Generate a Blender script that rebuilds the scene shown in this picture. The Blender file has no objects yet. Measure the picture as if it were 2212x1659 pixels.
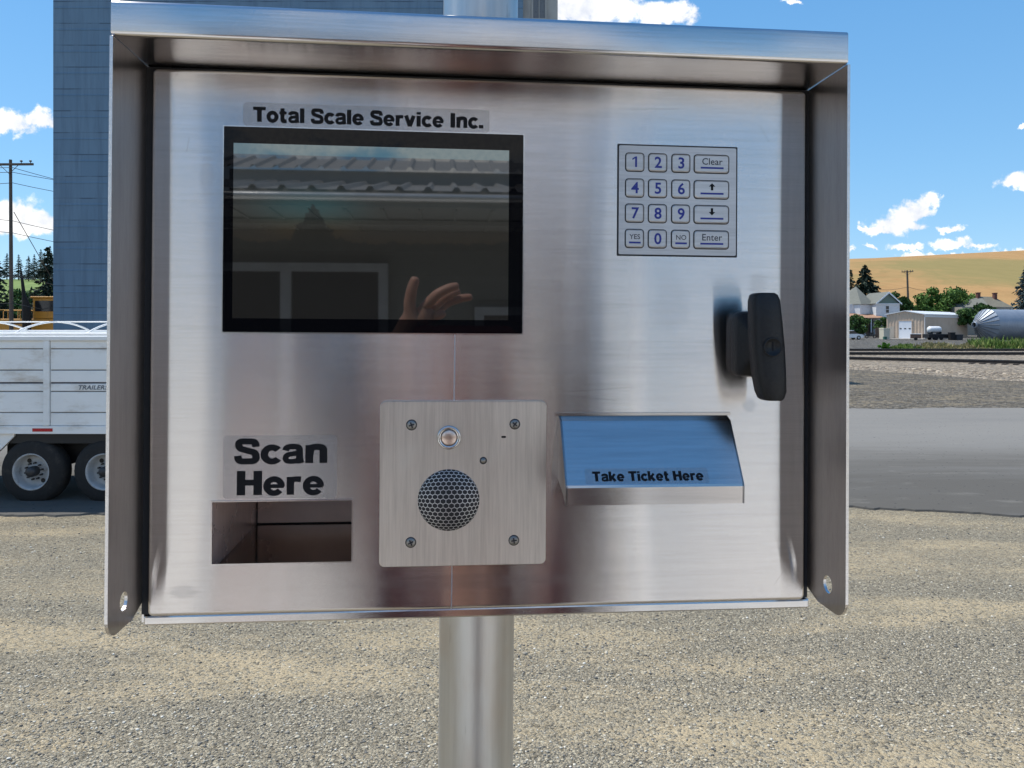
import bpy, bmesh, math, random
import numpy as np
from mathutils import Vector, Matrix
R = math.radians
sc = bpy.context.scene
col = sc.collection

# ------------------------------------------------------------------ camera
EYE = 2.9
cam = bpy.data.cameras.new('camera')
cam.sensor_width = 36.0
cam.lens = 36 * 1661 / 2212
cam.shift_y = -(829.5 - 708.5) / 2212
cam.clip_start = 0.02
cam.clip_end = 5000
cob = bpy.data.objects.new('camera', cam)
col.objects.link(cob)
cob.location = (0, 0, EYE)
cob.rotation_euler = (R(90), 0, 0)
sc.camera = cob

# ------------------------------------------------------------------ render / exposure
sc.render.engine = 'CYCLES'
sc.cycles.use_denoising = True
sc.cycles.max_bounces = 8
sc.cycles.glossy_bounces = 5
sc.cycles.diffuse_bounces = 3
sc.cycles.sample_clamp_indirect = 6
sc.view_settings.view_transform = 'Standard'
sc.view_settings.look = 'None'
sc.view_settings.exposure = 0.35
sc.view_settings.gamma = 1

# ------------------------------------------------------------------ sun
SUN_EL, SUN_AZ = 64.0, 62.0          # azimuth: degrees to the left of straight ahead (+Y)
sdir = Vector((-math.sin(R(SUN_AZ)) * math.cos(R(SUN_EL)), math.cos(R(SUN_AZ)) * math.cos(R(SUN_EL)), math.sin(R(SUN_EL))))
sl = bpy.data.lights.new('sun', 'SUN')
sl.energy = 4.2
sl.angle = R(0.53)
sl.color = (1.0, 0.95, 0.86)
so = bpy.data.objects.new('sun', sl)
col.objects.link(so)
so.rotation_euler = sdir.to_track_quat('Z', 'Y').to_euler()
so.location = (-30, 30, 60)

# ------------------------------------------------------------------ node helper
class NT:
    def __init__(s, nt):
        s.nt = nt
        s.n = nt.nodes
        s.l = nt.links
    def new(s, t, **kw):
        nd = s.n.new(t)
        for k, v in kw.items():
            setattr(nd, k, v)
        return nd
    def put(s, sock, v):
        if isinstance(v, bpy.types.NodeSocket):
            s.l.new(v, sock)
        elif isinstance(v, (tuple, list)) and len(v) == 3 and sock.type == 'RGBA':
            sock.default_value = (*v, 1)
        else:
            sock.default_value = v
    def math(s, op, a, b=0.0, c=None, clamp=False):
        nd = s.new('ShaderNodeMath', operation=op, use_clamp=clamp)
        s.put(nd.inputs[0], a)
        s.put(nd.inputs[1], b)
        if c is not None:
            s.put(nd.inputs[2], c)
        return nd.outputs[0]
    def vmath(s, op, a, b):
        nd = s.new('ShaderNodeVectorMath', operation=op)
        s.put(nd.inputs[0], a)
        s.put(nd.inputs[1], b)
        return nd.outputs[0]
    def mix(s, f, a, b, mode='MIX'):
        nd = s.new('ShaderNodeMix', data_type='RGBA', blend_type=mode)
        s.put(nd.inputs[0], f)
        s.put(nd.inputs[6], a)
        s.put(nd.inputs[7], b)
        return nd.outputs[2]
    def noise(s, vec, scale, detail=4, rough=0.55, dist=0.0):
        nd = s.new('ShaderNodeTexNoise')
        if vec is not None:
            s.put(nd.inputs['Vector'], vec)
        nd.inputs['Scale'].default_value = scale
        nd.inputs['Detail'].default_value = detail
        nd.inputs['Roughness'].default_value = rough
        nd.inputs['Distortion'].default_value = dist
        return nd.outputs['Fac']
    def voronoi(s, vec, scale, feature='F1', rnd=1.0):
        nd = s.new('ShaderNodeTexVoronoi', feature=feature)
        s.put(nd.inputs['Vector'], vec)
        nd.inputs['Scale'].default_value = scale
        nd.inputs['Randomness'].default_value = rnd
        return nd
    def ramp(s, f, stops, interp='LINEAR'):
        nd = s.new('ShaderNodeValToRGB')
        cr = nd.color_ramp
        cr.interpolation = interp
        while len(cr.elements) < len(stops):
            cr.elements.new(0.5)
        for e, (p, c) in zip(cr.elements, stops):
            e.position = p
            e.color = (*c, 1) if isinstance(c, (tuple, list)) else (c, c, c, 1)
        s.put(nd.inputs[0], f)
        return nd.outputs[0]
    def sstep(s, v, a, b):
        nd = s.new('ShaderNodeMapRange', interpolation_type='SMOOTHSTEP')
        s.put(nd.inputs[0], v)
        nd.inputs[1].default_value = a
        nd.inputs[2].default_value = b
        return nd.outputs[0]
    def mapping(s, vec, scale=(1, 1, 1), rot=(0, 0, 0), loc=(0, 0, 0)):
        nd = s.new('ShaderNodeMapping')
        s.put(nd.inputs[0], vec)
        nd.inputs['Scale'].default_value = scale
        nd.inputs['Rotation'].default_value = rot
        nd.inputs['Location'].default_value = loc
        return nd.outputs[0]
    def bump(s, h, strength=0.5, dist=0.01, normal=None):
        nd = s.new('ShaderNodeBump')
        s.put(nd.inputs['Height'], h)
        nd.inputs['Strength'].default_value = strength
        nd.inputs['Distance'].default_value = dist
        if normal is not None:
            s.put(nd.inputs['Normal'], normal)
        return nd.outputs[0]

def new_mat(name):
    m = bpy.data.materials.new(name)
    m.use_nodes = True
    t = NT(m.node_tree)
    return m, t, m.node_tree.nodes['Principled BSDF']

def plain(name, c, rough=0.6, metal=0.0, var=0.12, scale=8.0, spec=0.5, bump=0.0, ior=None, streak=None, dirt=None):
    """One colour with uneven wear: noise shifts colour and gloss a little."""
    m, t, p = new_mat(name)
    tc = t.new('ShaderNodeTexCoord').outputs['Object']
    vec = t.mapping(tc, streak) if streak else tc
    n = t.noise(vec, scale, 5, 0.6)
    lo = tuple(x * (1 - var) for x in c)
    hi = tuple(min(1, x * (1 + var)) for x in c)
    cc = t.ramp(n, [(0.25, lo), (0.75, hi)])
    if dirt:
        n2 = t.noise(t.mapping(tc, dirt[2]), dirt[1], 6, 0.65)
        cc = t.mix(t.math('MULTIPLY', t.sstep(n2, 0.5, 0.75), dirt[3]), cc, dirt[0])
    t.put(p.inputs['Base Color'], cc)
    t.put(p.inputs['Roughness'], t.math('MULTIPLY_ADD', n, 0.2, rough - 0.1, clamp=True))
    p.inputs['Metallic'].default_value = metal
    p.inputs['Specular IOR Level'].default_value = spec
    if ior:
        p.inputs['IOR'].default_value = ior
    if bump:
        t.put(p.inputs['Normal'], t.bump(n, bump, 0.01))
    return m

# ------------------------------------------------------------------ world: Nishita sky with clouds
world = bpy.data.worlds.new('World')
sc.world = world
world.use_nodes = True
wt = NT(world.node_tree)
bg = world.node_tree.nodes['Background']
sky = wt.new('ShaderNodeTexSky', sky_type='NISHITA')
sky.sun_disc = False
sky.sun_elevation = R(SUN_EL)
sky.sun_rotation = R(-SUN_AZ)
sky.altitude = 600
sky.air_density = 1.0
sky.dust_density = 0.25
sky.ozone_density = 1.6
hsv = wt.new('ShaderNodeHueSaturation')
hsv.inputs['Hue'].default_value = 0.492
hsv.inputs['Saturation'].default_value = 1.20
hsv.inputs['Value'].default_value = 1.58
wt.l.new(sky.outputs[0], hsv.inputs['Color'])
wdir = wt.new('ShaderNodeTexCoord').outputs['Generated']
sep = wt.new('ShaderNodeSeparateXYZ')
wt.l.new(wdir, sep.inputs[0])
dy = wt.math('MAXIMUM', sep.outputs[1], 0.05)
gx = wt.math('DIVIDE', sep.outputs[0], dy)
gz = wt.math('DIVIDE', sep.outputs[2], dy)
gv = wt.new('ShaderNodeCombineXYZ')
wt.put(gv.inputs[0], gx)
wt.put(gv.inputs[1], gz)
cn = wt.noise(gv.outputs[0], 26, 9, 0.6, 0.25)
cn2 = wt.noise(gv.outputs[0], 9, 3, 0.5)
# cloud banks: azimuth tangent, elevation tangent, half width, half height
CLOUDS = [(-0.655, 0.262, 0.055, 0.022), (-0.615, 0.268, 0.035, 0.018), (-0.655, 0.140, 0.055, 0.034), (-0.61, 0.136, 0.05, 0.022), (-0.70, 0.15, 0.05, 0.03),
          (0.085, 0.415, 0.10, 0.045), (0.20, 0.405, 0.055, 0.025), (0.03, 0.44, 0.09, 0.05), (0.365, 0.425, 0.014, 0.008),
          (0.497, 0.134, 0.036, 0.022), (0.520, 0.150, 0.030, 0.020), (0.537, 0.160, 0.020, 0.013), (0.478, 0.126, 0.026, 0.012), (0.515, 0.133, 0.036, 0.014), (0.571, 0.128, 0.020, 0.0065), (0.455, 0.130, 0.010, 0.005),
          (0.472, 0.104, 0.016, 0.005), (0.512, 0.104, 0.026, 0.007), (0.577, 0.108, 0.036, 0.010), (0.605, 0.104, 0.03, 0.006),
          (0.525, 0.093, 0.03, 0.007), (0.590, 0.092, 0.035, 0.006), (0.65, 0.094, 0.04, 0.008), (0.655, 0.188, 0.034, 0.017), (0.67, 0.262, 0.014, 0.004), (0.44, 0.104, 0.012, 0.004),
          (-0.30, 0.30, 0.06, 0.03), (0.85, 0.2, 0.09, 0.04), (-0.95, 0.3, 0.14, 0.05), (0.0, 0.12, 0.2, 0.02), (0.2, 0.2, 0.08, 0.03), (1.2, 0.35, 0.2, 0.06)]
wrp = wt.new('ShaderNodeTexNoise')
wt.put(wrp.inputs['Vector'], gv.outputs[0])
wrp.inputs['Scale'].default_value = 42
wrp.inputs['Detail'].default_value = 6
wrp.inputs['Roughness'].default_value = 0.62
wsp = wt.new('ShaderNodeSeparateColor')
wt.put(wsp.inputs[0], wrp.outputs['Color'])
gx = wt.math('ADD', gx, wt.math('MULTIPLY_ADD', wsp.outputs[0], 0.050, -0.025))
gz = wt.math('ADD', gz, wt.math('MULTIPLY_ADD', wsp.outputs[1], 0.034, -0.017))
tot = None
for cx, cz, rx, rz in CLOUDS:
    ax = wt.math('MULTIPLY_ADD', gx, 1 / rx, -cx / rx)
    az = wt.math('MULTIPLY_ADD', gz, 1 / rz, -cz / rz)
    azn = wt.math('MULTIPLY', wt.math('MINIMUM', az, 0.0), 1.5)      # flat undersides
    azp = wt.math('MAXIMUM', az, 0.0)
    az2 = wt.math('ADD', azn, azp)
    d = wt.math('SUBTRACT', 1.0, wt.math('SQRT', wt.math('ADD', wt.math('MULTIPLY', ax, ax), wt.math('MULTIPLY', az2, az2))))
    tot = d if tot is None else wt.math('MAXIMUM', tot, d)
puff = wt.math('ADD', tot, wt.math('MULTIPLY_ADD', cn, 2.0, -0.95))
front = wt.math('GREATER_THAN', sep.outputs[1], 0.06)
cl_f = wt.math('MULTIPLY', wt.sstep(puff, 0.05, 0.55), front)
# scattered cumulus over the rest of the sky
bn = wt.noise(wt.mapping(wdir, (1, 1, 2.2)), 3.2, 8, 0.6, 0.3)
bn2 = wt.math('SUBTRACT', bn, wt.math('MULTIPLY', wt.sstep(sep.outputs[2], 0.22, 0.60), 0.15))
cl_b = wt.math('MULTIPLY', wt.sstep(bn2, 0.43, 0.55), wt.math('SUBTRACT', 1.0, front))
cl = wt.math('MAXIMUM', cl_f, cl_b)
shade = wt.ramp(wt.math('ADD', wt.math('MULTIPLY', cn, 0.7), wt.math('MULTIPLY', cn2, 0.5)), [(0.42, (6.9, 7.4, 8.5)), (0.56, (9.6, 9.7, 9.9)), (0.66, (11.5, 11.5, 11.4))])
grad = wt.ramp(sep.outputs[2], [(0.0, (2.9, 5.5, 8.6)), (0.18, (2.25, 5.0, 8.5)), (0.42, (1.35, 3.9, 7.9)), (1.0, (0.9, 2.6, 6.4))])
skyc = wt.mix(0.62, hsv.outputs[0], grad)
allsky = wt.mix(cl, skyc, shade)
wt.put(bg.inputs['Color'], allsky)
bg.inputs['Strength'].default_value = 0.085

# ------------------------------------------------------------------ mesh builder
class MB:
    def __init__(s):
        s.v = []
        s.f = []
        s.m = []
        s.sm = []
    def add(s, vs, fs, mi=0, smooth=False):
        o = len(s.v)
        s.v += [tuple(p) for p in vs]
        for f in fs:
            s.f.append(tuple(i + o for i in f))
            s.m.append(mi)
            s.sm.append(smooth)
        return s
    def box(s, a, b, mi=0, bev=0.0, seg=2):
        x0, y0, z0 = a
        x1, y1, z1 = b
        if bev > 0:
            bm = bmesh.new()
            bmesh.ops.create_cube(bm, size=1)
            for v in bm.verts:
                v.co = Vector(((x0 + x1) / 2 + v.co.x * (x1 - x0), (y0 + y1) / 2 + v.co.y * (y1 - y0), (z0 + z1) / 2 + v.co.z * (z1 - z0)))
            bmesh.ops.bevel(bm, geom=list(bm.edges), offset=bev, segments=seg, profile=0.5, affect='EDGES')
            bm.normal_update()
            bm.verts.index_update()
            s.add([v.co[:] for v in bm.verts], [[v.index for v in f.verts] for f in bm.faces], mi, False)
            bm.free()
            return s
        return s.add([(x0, y0, z0), (x1, y0, z0), (x1, y1, z0), (x0, y1, z0), (x0, y0, z1), (x1, y0, z1), (x1, y1, z1), (x0, y1, z1)],
                     [(0, 3, 2, 1), (4, 5, 6, 7), (0, 1, 5, 4), (1, 2, 6, 5), (2, 3, 7, 6), (3, 0, 4, 7)], mi)
    def quad(s, a, b, c, d, mi=0):
        return s.add([a, b, c, d], [(0, 1, 2, 3)], mi)
    def tube(s, pts, r, n=8, mi=0, caps=True, smooth=True):
        pts = [Vector(p) for p in pts]
        rs = r if isinstance(r, (list, tuple)) else [r] * len(pts)
        vs = []
        fs = []
        up = None
        for i, p in enumerate(pts):
            d = (pts[min(i + 1, len(pts) - 1)] - pts[max(i - 1, 0)])
            d.normalize()
            if up is None:
                up = Vector((0, 0, 1)) if abs(d.z) < 0.9 else Vector((1, 0, 0))
            a = d.cross(up)
            a.normalize()
            b = a.cross(d)
            up = b
            for k in range(n):
                t = 2 * math.pi * k / n
                vs.append(p + (a * math.cos(t) + b * math.sin(t)) * rs[i])
        for i in range(len(pts) - 1):
            for k in range(n):
                k2 = (k + 1) % n
                fs.append((i * n + k, i * n + k2, (i + 1) * n + k2, (i + 1) * n + k))
        s.add(vs, fs, mi, smooth)
        if caps:
            o = len(s.v)
            s.add(vs[:n], [tuple(range(n - 1, -1, -1))], mi)
            s.add(vs[-n:], [tuple(range(n))], mi)
        return s
    def lathe(s, prof, origin, axis, n=24, mi=0, smooth=True, closed=False):
        """prof: list of (radius, height along axis)"""
        ax = Vector(axis).normalized()
        ref = Vector((0, 0, 1)) if abs(ax.z) < 0.9 else Vector((1, 0, 0))
        a = ax.cross(ref).normalized()
        b = ax.cross(a)
        o = Vector(origin)
        vs = []
        for r, h in prof:
            for k in range(n):
                t = 2 * math.pi * k / n
                vs.append(o + ax * h + (a * math.cos(t) + b * math.sin(t)) * r)
        fs = []
        m = len(prof)
        for i in range(m if closed else m - 1):
            j = (i + 1) % m
            for k in range(n):
                k2 = (k + 1) % n
                fs.append((i * n + k, j * n + k, j * n + k2, i * n + k2))
        s.add(vs, fs, mi, smooth)
        return s
    def disc(s, c, axis, r, n=24, mi=0):
        ax = Vector(axis).normalized()
        ref = Vector((0, 0, 1)) if abs(ax.z) < 0.9 else Vector((1, 0, 0))
        a = ax.cross(ref).normalized()
        b = ax.cross(a)
        return s.add([Vector(c) + (a * math.cos(2 * math.pi * k / n) + b * math.sin(2 * math.pi * k / n)) * r for k in range(n)], [tuple(range(n))], mi)
    def prism(s, poly, fn, d0, d1, mi=0):
        """poly: 2-D outline; fn(a,b,d) -> 3-D point; extruded from d0 to d1"""
        n = len(poly)
        vs = [fn(a, b, d0) for a, b in poly] + [fn(a, b, d1) for a, b in poly]
        fs = [tuple(range(n)), tuple(range(2 * n - 1, n - 1, -1))] + [(i, n + i, n + (i + 1) % n, (i + 1) % n) for i in range(n)]
        return s.add(vs, fs, mi)
    def build(s, name, mats, parent=None, fix=True, matrix=None, loc=None):
        me = bpy.data.meshes.new(name)
        vs = s.v
        if matrix is not None:
            vs = [tuple(matrix @ Vector(p)) for p in vs]
        me.from_pydata(vs, [], s.f)
        if not isinstance(mats, (list, tuple)):
            mats = [mats]
        for m in mats:
            me.materials.append(m)
        me.polygons.foreach_set('material_index', s.m)
        me.polygons.foreach_set('use_smooth', s.sm)
        me.update()
        if fix:
            bm = bmesh.new()
            bm.from_mesh(me)
            bmesh.ops.recalc_face_normals(bm, faces=bm.faces)
            bm.to_mesh(me)
            bm.free()
        o = bpy.data.objects.new(name, me)
        col.objects.link(o)
        if parent is not None:
            o.parent = parent
        if loc is not None:
            o.location = loc
        return o

def tag(o, label=None, cat=None, group=None, kind=None):
    if label:
        o['label'] = label
    if cat:
        o['category'] = cat
    if group:
        o['group'] = group
    if kind:
        o['kind'] = kind
    return o

def empty(name, loc, rz=0.0, label=None, cat=None, group=None):
    o = bpy.data.objects.new(name, None)
    o.empty_display_size = 0.1
    col.objects.link(o)
    o.location = loc
    o.rotation_euler = (0, 0, rz)
    return tag(o, label, cat, group)

def at(x, y, Y):
    """point seen at (x, y) in a 2212-pixel wide photograph, Y metres ahead"""
    return Vector(((x - 1106) / 1661 * Y, Y, EYE - (y - 708.5) / 1661 * Y))

def copy_tree(o, parent=None):
    c = o.copy()
    col.objects.link(c)
    if parent is not None:
        c.parent = parent
    for ch in list(o.children):
        copy_tree(ch, c)
    return c

rng = random.Random(7)

# ------------------------------------------------------------------ terrain
def gz_at(x, y):
    """height of the ground"""
    P = [(-400, 0.80), (1.5, 0.80), (11.0, 0.0), (28, 0.0), (46, 0.22), (84, 0.45), (140, 1.25), (180, 2.0), (1000, 2.0)]
    for (a, za), (b, zb) in zip(P, P[1:]):
        if y <= b:
            t = max(0, (y - a) / (b - a))
            return za + (zb - za) * t
    return 2.0

def sheet(name, xs, ys, dz, mat, kind='structure', wob=None):
    vs = [(x, y, gz_at(x, y) + dz) for y in ys for x in xs]
    n = len(xs)
    fs = [(j * n + i, j * n + i + 1, (j + 1) * n + i + 1, (j + 1) * n + i) for j in range(len(ys) - 1) for i in range(n - 1)]
    o = MB().add(vs, fs, 0, False).build(name, mat)
    o['kind'] = kind
    return o

def gravel_mat(name, tan, grey, patch=0.5, stone=52.0, far=False):
    m, t, p = new_mat(name)
    tc = t.new('ShaderNodeTexCoord').outputs['Object']
    v1 = t.voronoi(tc, stone)
    v2 = t.voronoi(tc, stone * 2.3)
    s1 = t.new('ShaderNodeSeparateColor')
    t.put(s1.inputs[0], v1.outputs['Color'])
    s2 = t.new('ShaderNodeSeparateColor')
    t.put(s2.inputs[0], v2.outputs['Color'])
    g = grey
    st = [(0.0, tuple(x * 0.30 for x in g)), (0.3, tuple(x * 0.7 for x in g)), (0.6, tuple(x * 1.1 for x in g)), (0.85, (g[0] * 1.55, g[1] * 1.5, g[2] * 1.4)), (1.0, (g[0] * 2.2, g[1] * 2.2, g[2] * 2.1))]
    c1 = t.ramp(s1.outputs[0], st)
    c2 = t.ramp(s2.outputs[1], st)
    big = t.math('LESS_THAN', s1.outputs[2], 0.55)
    stones = t.mix(big, c2, c1)
    dist = t.math('MULTIPLY', v1.outputs['Distance'], stone * 0.018)
    # bands of fine tan dust, drawn out along the tyre tracks
    n1 = t.noise(t.mapping(tc, (0.35, 1.0, 1), (0, 0, R(8))), 1.15, 7, 0.6, 0.4)
    n2 = t.noise(t.mapping(tc, (0.5, 1.6, 1)), 5.0, 6, 0.65)
    n3 = t.noise(tc, 42, 3, 0.6)
    mm = t.math('ADD', t.math('MULTIPLY_ADD', s2.outputs[2], 0.16, -0.08), t.math('MULTIPLY', n1, 0.62))
    mm = t.math('ADD', mm, t.math('ADD', t.math('MULTIPLY', n2, 0.30), t.math('MULTIPLY', n3, 0.16)))
    gx_ = t.new('ShaderNodeSeparateXYZ')
    t.put(gx_.inputs[0], tc)
    X_, Y_ = gx_.outputs[0], gx_.outputs[1]
    inner = t.math('SINE', t.math('ADD', t.math('MULTIPLY', Y_, 1.3), t.math('MULTIPLY', X_, 0.7)))
    p1 = t.math('SINE', t.math('ADD', t.math('ADD', t.math('MULTIPLY', X_, 0.45), t.math('MULTIPLY', Y_, 2.3)), t.math('MULTIPLY', inner, 1.5)))
    p2 = t.math('SINE', t.math('SUBTRACT', t.math('MULTIPLY', X_, 1.9), t.math('MULTIPLY', Y_, 3.1)))
    pat = t.math('ADD', p1, t.math('MULTIPLY', p2, 0.5))               # tyre-worn bands, bare of stones where low
    mm = t.math('SUBTRACT', mm, t.math('MULTIPLY', pat, 0.055))
    for cA, cB, cC in ((4.35, 0.10, 0.035), (6.1, 0.06, 0.03), (5.2, -0.22, 0.02), (7.6, -0.16, 0.012)):      # faint curved wheel tracks
        yc = t.math('ADD', t.math('MULTIPLY_ADD', X_, cB, cA), t.math('MULTIPLY', t.math('MULTIPLY', X_, X_), cC))
        bd = t.math('ABSOLUTE', t.math('SUBTRACT', Y_, yc))
        mm = t.math('ADD', mm, t.math('MULTIPLY', t.sstep(bd, 0.20, 0.08), 0.05))
    dust = t.sstep(mm, patch - 0.07, patch + 0.09)
    hue = t.noise(tc, 1.7, 5, 0.6)
    tanc = t.ramp(hue, [(0.3, tuple(x * 0.84 for x in tan)), (0.7, (min(1, tan[0] * 1.12), tan[1] * 1.10, tan[2] * 1.08))])
    grain = t.noise(tc, 260, 2, 0.6)
    tanc = t.mix(t.math('MULTIPLY', t.sstep(grain, 0.45, 0.7), 0.35), tanc, tuple(x * 0.6 for x in tan))
    half = t.math('MULTIPLY', dust, 0.78)
    keep = t.math('LESS_THAN', s1.outputs[1], 0.34)                   # stones that lie on top of the dust
    half = t.math('MULTIPLY', half, t.math('SUBTRACT', 1.0, t.math('MULTIPLY', keep, 0.75)))
    cc = t.mix(half, stones, tanc)
    cc = t.mix(t.math('MULTIPLY', t.math('SUBTRACT', 1.0, dust), 0.20), cc, tan)
    t.put(p.inputs['Base Color'], cc)
    p.inputs['Roughness'].default_value = 0.93
    p.inputs['Specular IOR Level'].default_value = 0.2
    hgt = t.math('SUBTRACT', t.math('MULTIPLY', s1.outputs[0], 0.5), t.math('MULTIPLY', v1.outputs['Distance'], 0.9))
    hgt = t.math('ADD', hgt, t.math('MULTIPLY', t.math('SUBTRACT', s2.outputs[0], v2.outputs['Distance']), 0.35))
    hgt = t.math('MULTIPLY', hgt, t.math('SUBTRACT', 1.0, t.math('MULTIPLY', half, 0.75)))
    hgt = t.math('ADD', hgt, t.math('MULTIPLY', n2, 1.2))
    t.put(p.inputs['Normal'], t.bump(hgt, 1.0, 1.5 / stone))
    return m

M = {}
M['gravel'] = gravel_mat('gravel', (0.47, 0.380, 0.240), (0.290, 0.265, 0.212), 0.545)
xs = [-400, -200, -100, -50, -25, -12, -6, -3, 0, 3, 6, 12, 25, 50, 100, 200, 400]
ys = [-300, -100, -40, -20, -10, -5, 0, 1.5, 3, 4.5, 6, 8, 10, 11, 12, 20, 28, 46, 84, 140, 180.5, 260]
sheet('ground', xs, ys, 0, M['gravel'])

# asphalt road
m, t, p = new_mat('asphalt')
tc = t.new('ShaderNodeTexCoord').outputs['Object']
a1 = t.noise(t.mapping(tc, (0.09, 0.55, 1), (0, 0, R(-4))), 1.1, 7, 0.68, 0.5)
a2 = t.noise(tc, 70, 3, 0.7)
a3 = t.noise(t.mapping(tc, (0.5, 1.3, 1)), 1.6, 8, 0.7)
sy = t.new('ShaderNodeSeparateXYZ')
t.put(sy.inputs[0], tc)
lane = t.sstep(t.math('ADD', sy.outputs[1], t.math('MULTIPLY', a1, 7.0)), 17.5, 24.0)     # older, paler far lane
cc = t.mix(lane, (0.102, 0.096, 0.086), (0.208, 0.201, 0.187))
cc = t.mix(t.math('MULTIPLY', t.sstep(a1, 0.45, 0.7), 0.35), cc, (0.15, 0.148, 0.145))
cc = t.mix(t.math('MULTIPLY', t.sstep(a3, 0.55, 0.72), 0.35), cc, (0.25, 0.24, 0.215))
cc = t.mix(t.math('MULTIPLY', t.sstep(a2, 0.52, 0.75), 0.4), cc, (0.075, 0.075, 0.075))
spk = t.voronoi(tc, 5.5)
cc = t.mix(t.math('MULTIPLY', t.math('LESS_THAN', spk.outputs['Distance'], 0.11), 0.8), cc, (0.045, 0.045, 0.045))
t.put(p.inputs['Base Color'], cc)
p.inputs['Roughness'].default_value = 0.9
p.inputs['Specular IOR Level'].default_value = 0.15
t.put(p.inputs['Normal'], t.bump(a2, 0.6, 0.012))
M['asphalt'] = m
near = [(-90, 11.9), (-30, 11.85), (-9, 11.9), (-7, 11.82), (-4, 12.0), (0, 12.5), (3, 12.65), (5.4, 12.4), (6.6, 12.1), (8, 11.7), (11, 10.9), (16, 10.2), (40, 9.5), (90, 9)]
dense = []
for (xa_, ya_), (xb_, yb_) in zip(near, near[1:]):
    n_ = max(1, int((xb_ - xa_) / (0.11 if xa_ > -14 and xb_ < 17 else 4)))
    for k in range(n_):
        f = k / n_
        x = xa_ + (xb_ - xa_) * f
        dense.append((x, ya_ + (yb_ - ya_) * f + 0.06 * math.sin(x * 5.1) * math.sin(x * 2.3 + 1) + rng.uniform(-.05, .05)))
dense.append(near[-1])
mb = MB()
vs = []
for (x, y) in dense:
    g_ = max(0.0, gz_at(x, y))
    vs.append((x, y, gz_at(x, y) - 0.03))
    vs.append((x, y + 0.03, g_ + 0.03))
    vs.append((x, y + 0.5, max(0.0, gz_at(x, y + .5)) + 0.055))
    vs.append((x, 27.3 + 0.25 * math.sin(x * 1.3) + rng.uniform(-.12, .12), 0.05))
    vs.append((x, 27.7, -0.02))
fs = []
for i in range(len(dense) - 1):
    for k in range(4):
        fs.append((i * 5 + k, (i + 1) * 5 + k, (i + 1) * 5 + k + 1, i * 5 + k + 1))
tag(mb.add(vs, fs).build('asphalt_road', m), kind='structure')

M['dirt'] = gravel_mat('dark_dirt', (0.36, 0.30, 0.205), (0.165, 0.153, 0.138), 0.54, 7)
sheet('dirt_verge', [-200, -60, -20, 0, 10, 20, 30, 60, 200], [27.55, 30, 34, 38, 42, 46, 50], 0.012, M['dirt'])
# ballast bed with the tracks
M['ballast'] = gravel_mat('ballast', (0.52, 0.42, 0.30), (0.40, 0.345, 0.285), 0.56, 5)
mb = MB()
edge = [(-220, 51), (0, 52.5), (12, 53), (17, 52), (20, 50.5), (21.6, 49), (24, 44.5), (26.5, 39.5), (29, 35), (40, 33), (220, 30)]
vs = []
for x, y in edge:
    vs += [(x, y - 1.2, 0.16), (x, y + .9, 0.30), (x, y + 2.6, 0.50), (x, max(y + 5, 58), 0.56), (x, 64, 0.58), (x, 80, 0.60), (x, 83, 0.40)]
n = 7
mb.add(vs, [(i * n + k, i * n + k + 1, (i + 1) * n + k + 1, (i + 1) * n + k) for i in range(len(edge) - 1) for k in range(n - 1)])
tag(mb.build('ballast_bed', M['ballast']), kind='structure')
M['lot'] = gravel_mat('gravel_lot', (0.26, 0.235, 0.195), (0.18, 0.175, 0.168), 0.55, 4)
sheet('gravel_lot', [-200, -60, 0, 20, 40, 60, 90, 200], [83.2, 100, 120, 140, 160, 178], 0.015, M['lot'])

# hills
m, t, p = new_mat('wheat_hill')
tc = t.new('ShaderNodeTexCoord').outputs['Object']
h1 = t.noise(t.mapping(tc, (0.7, 0.9, 1), (0, 0, R(-30)), (31, 12, 0)), 0.013, 7, 0.62, 1.6)
h2 = t.noise(t.mapping(tc, (1.0, 0.42, 1), (0, 0, R(28))), 0.07, 7, 0.74, 1.6)
h3 = t.noise(tc, 0.4, 4, 0.7)
wc = t.ramp(h2, [(0.3, (0.32, 0.185, 0.078)), (0.7, (0.43, 0.262, 0.115))])
hs = t.new('ShaderNodeSeparateXYZ')
t.put(hs.inputs[0], tc)
ha = t.math('DIVIDE', t.math('SUBTRACT', hs.outputs[0], 222), 62)
hb = t.math('DIVIDE', t.math('SUBTRACT', hs.outputs[1], 350), 85)
hr = t.math('ADD', t.math('ADD', t.math('MULTIPLY', ha, ha), t.math('MULTIPLY', hb, hb)), t.math('MULTIPLY_ADD', h1, 3.0, -1.5))
hr = t.math('ADD', hr, t.math('MULTIPLY_ADD', h2, 1.6, -0.8))
unripe = t.math('MAXIMUM', t.math('MULTIPLY', t.sstep(hr, 1.25, 0.1), 0.62), t.math('MULTIPLY', t.sstep(h1, 0.52, 0.64), 0.35))      # greener, unripe part of the field
wc = t.mix(unripe, wc, (0.165, 0.185, 0.070))
wc = t.mix(t.math('MULTIPLY', t.sstep(h2, 0.58, 0.70), 0.55), wc, (0.16, 0.15, 0.055))
wc = t.mix(t.math('MULTIPLY', h3, 0.25), wc, (0.24, 0.16, 0.06))
sx = t.new('ShaderNodeSeparateXYZ')
t.put(sx.inputs[0], tc)
wc = t.mix(t.sstep(sx.outputs[0], -60, -140), wc, t.ramp(h2, [(0.35, (0.13, 0.19, 0.06)), (0.7, (0.20, 0.26, 0.09))]))
t.put(p.inputs['Base Color'], wc)
p.inputs['Roughness'].default_value = 0.95
p.inputs['Specular IOR Level'].default_value = 0.1
M['hill'] = m
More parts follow.
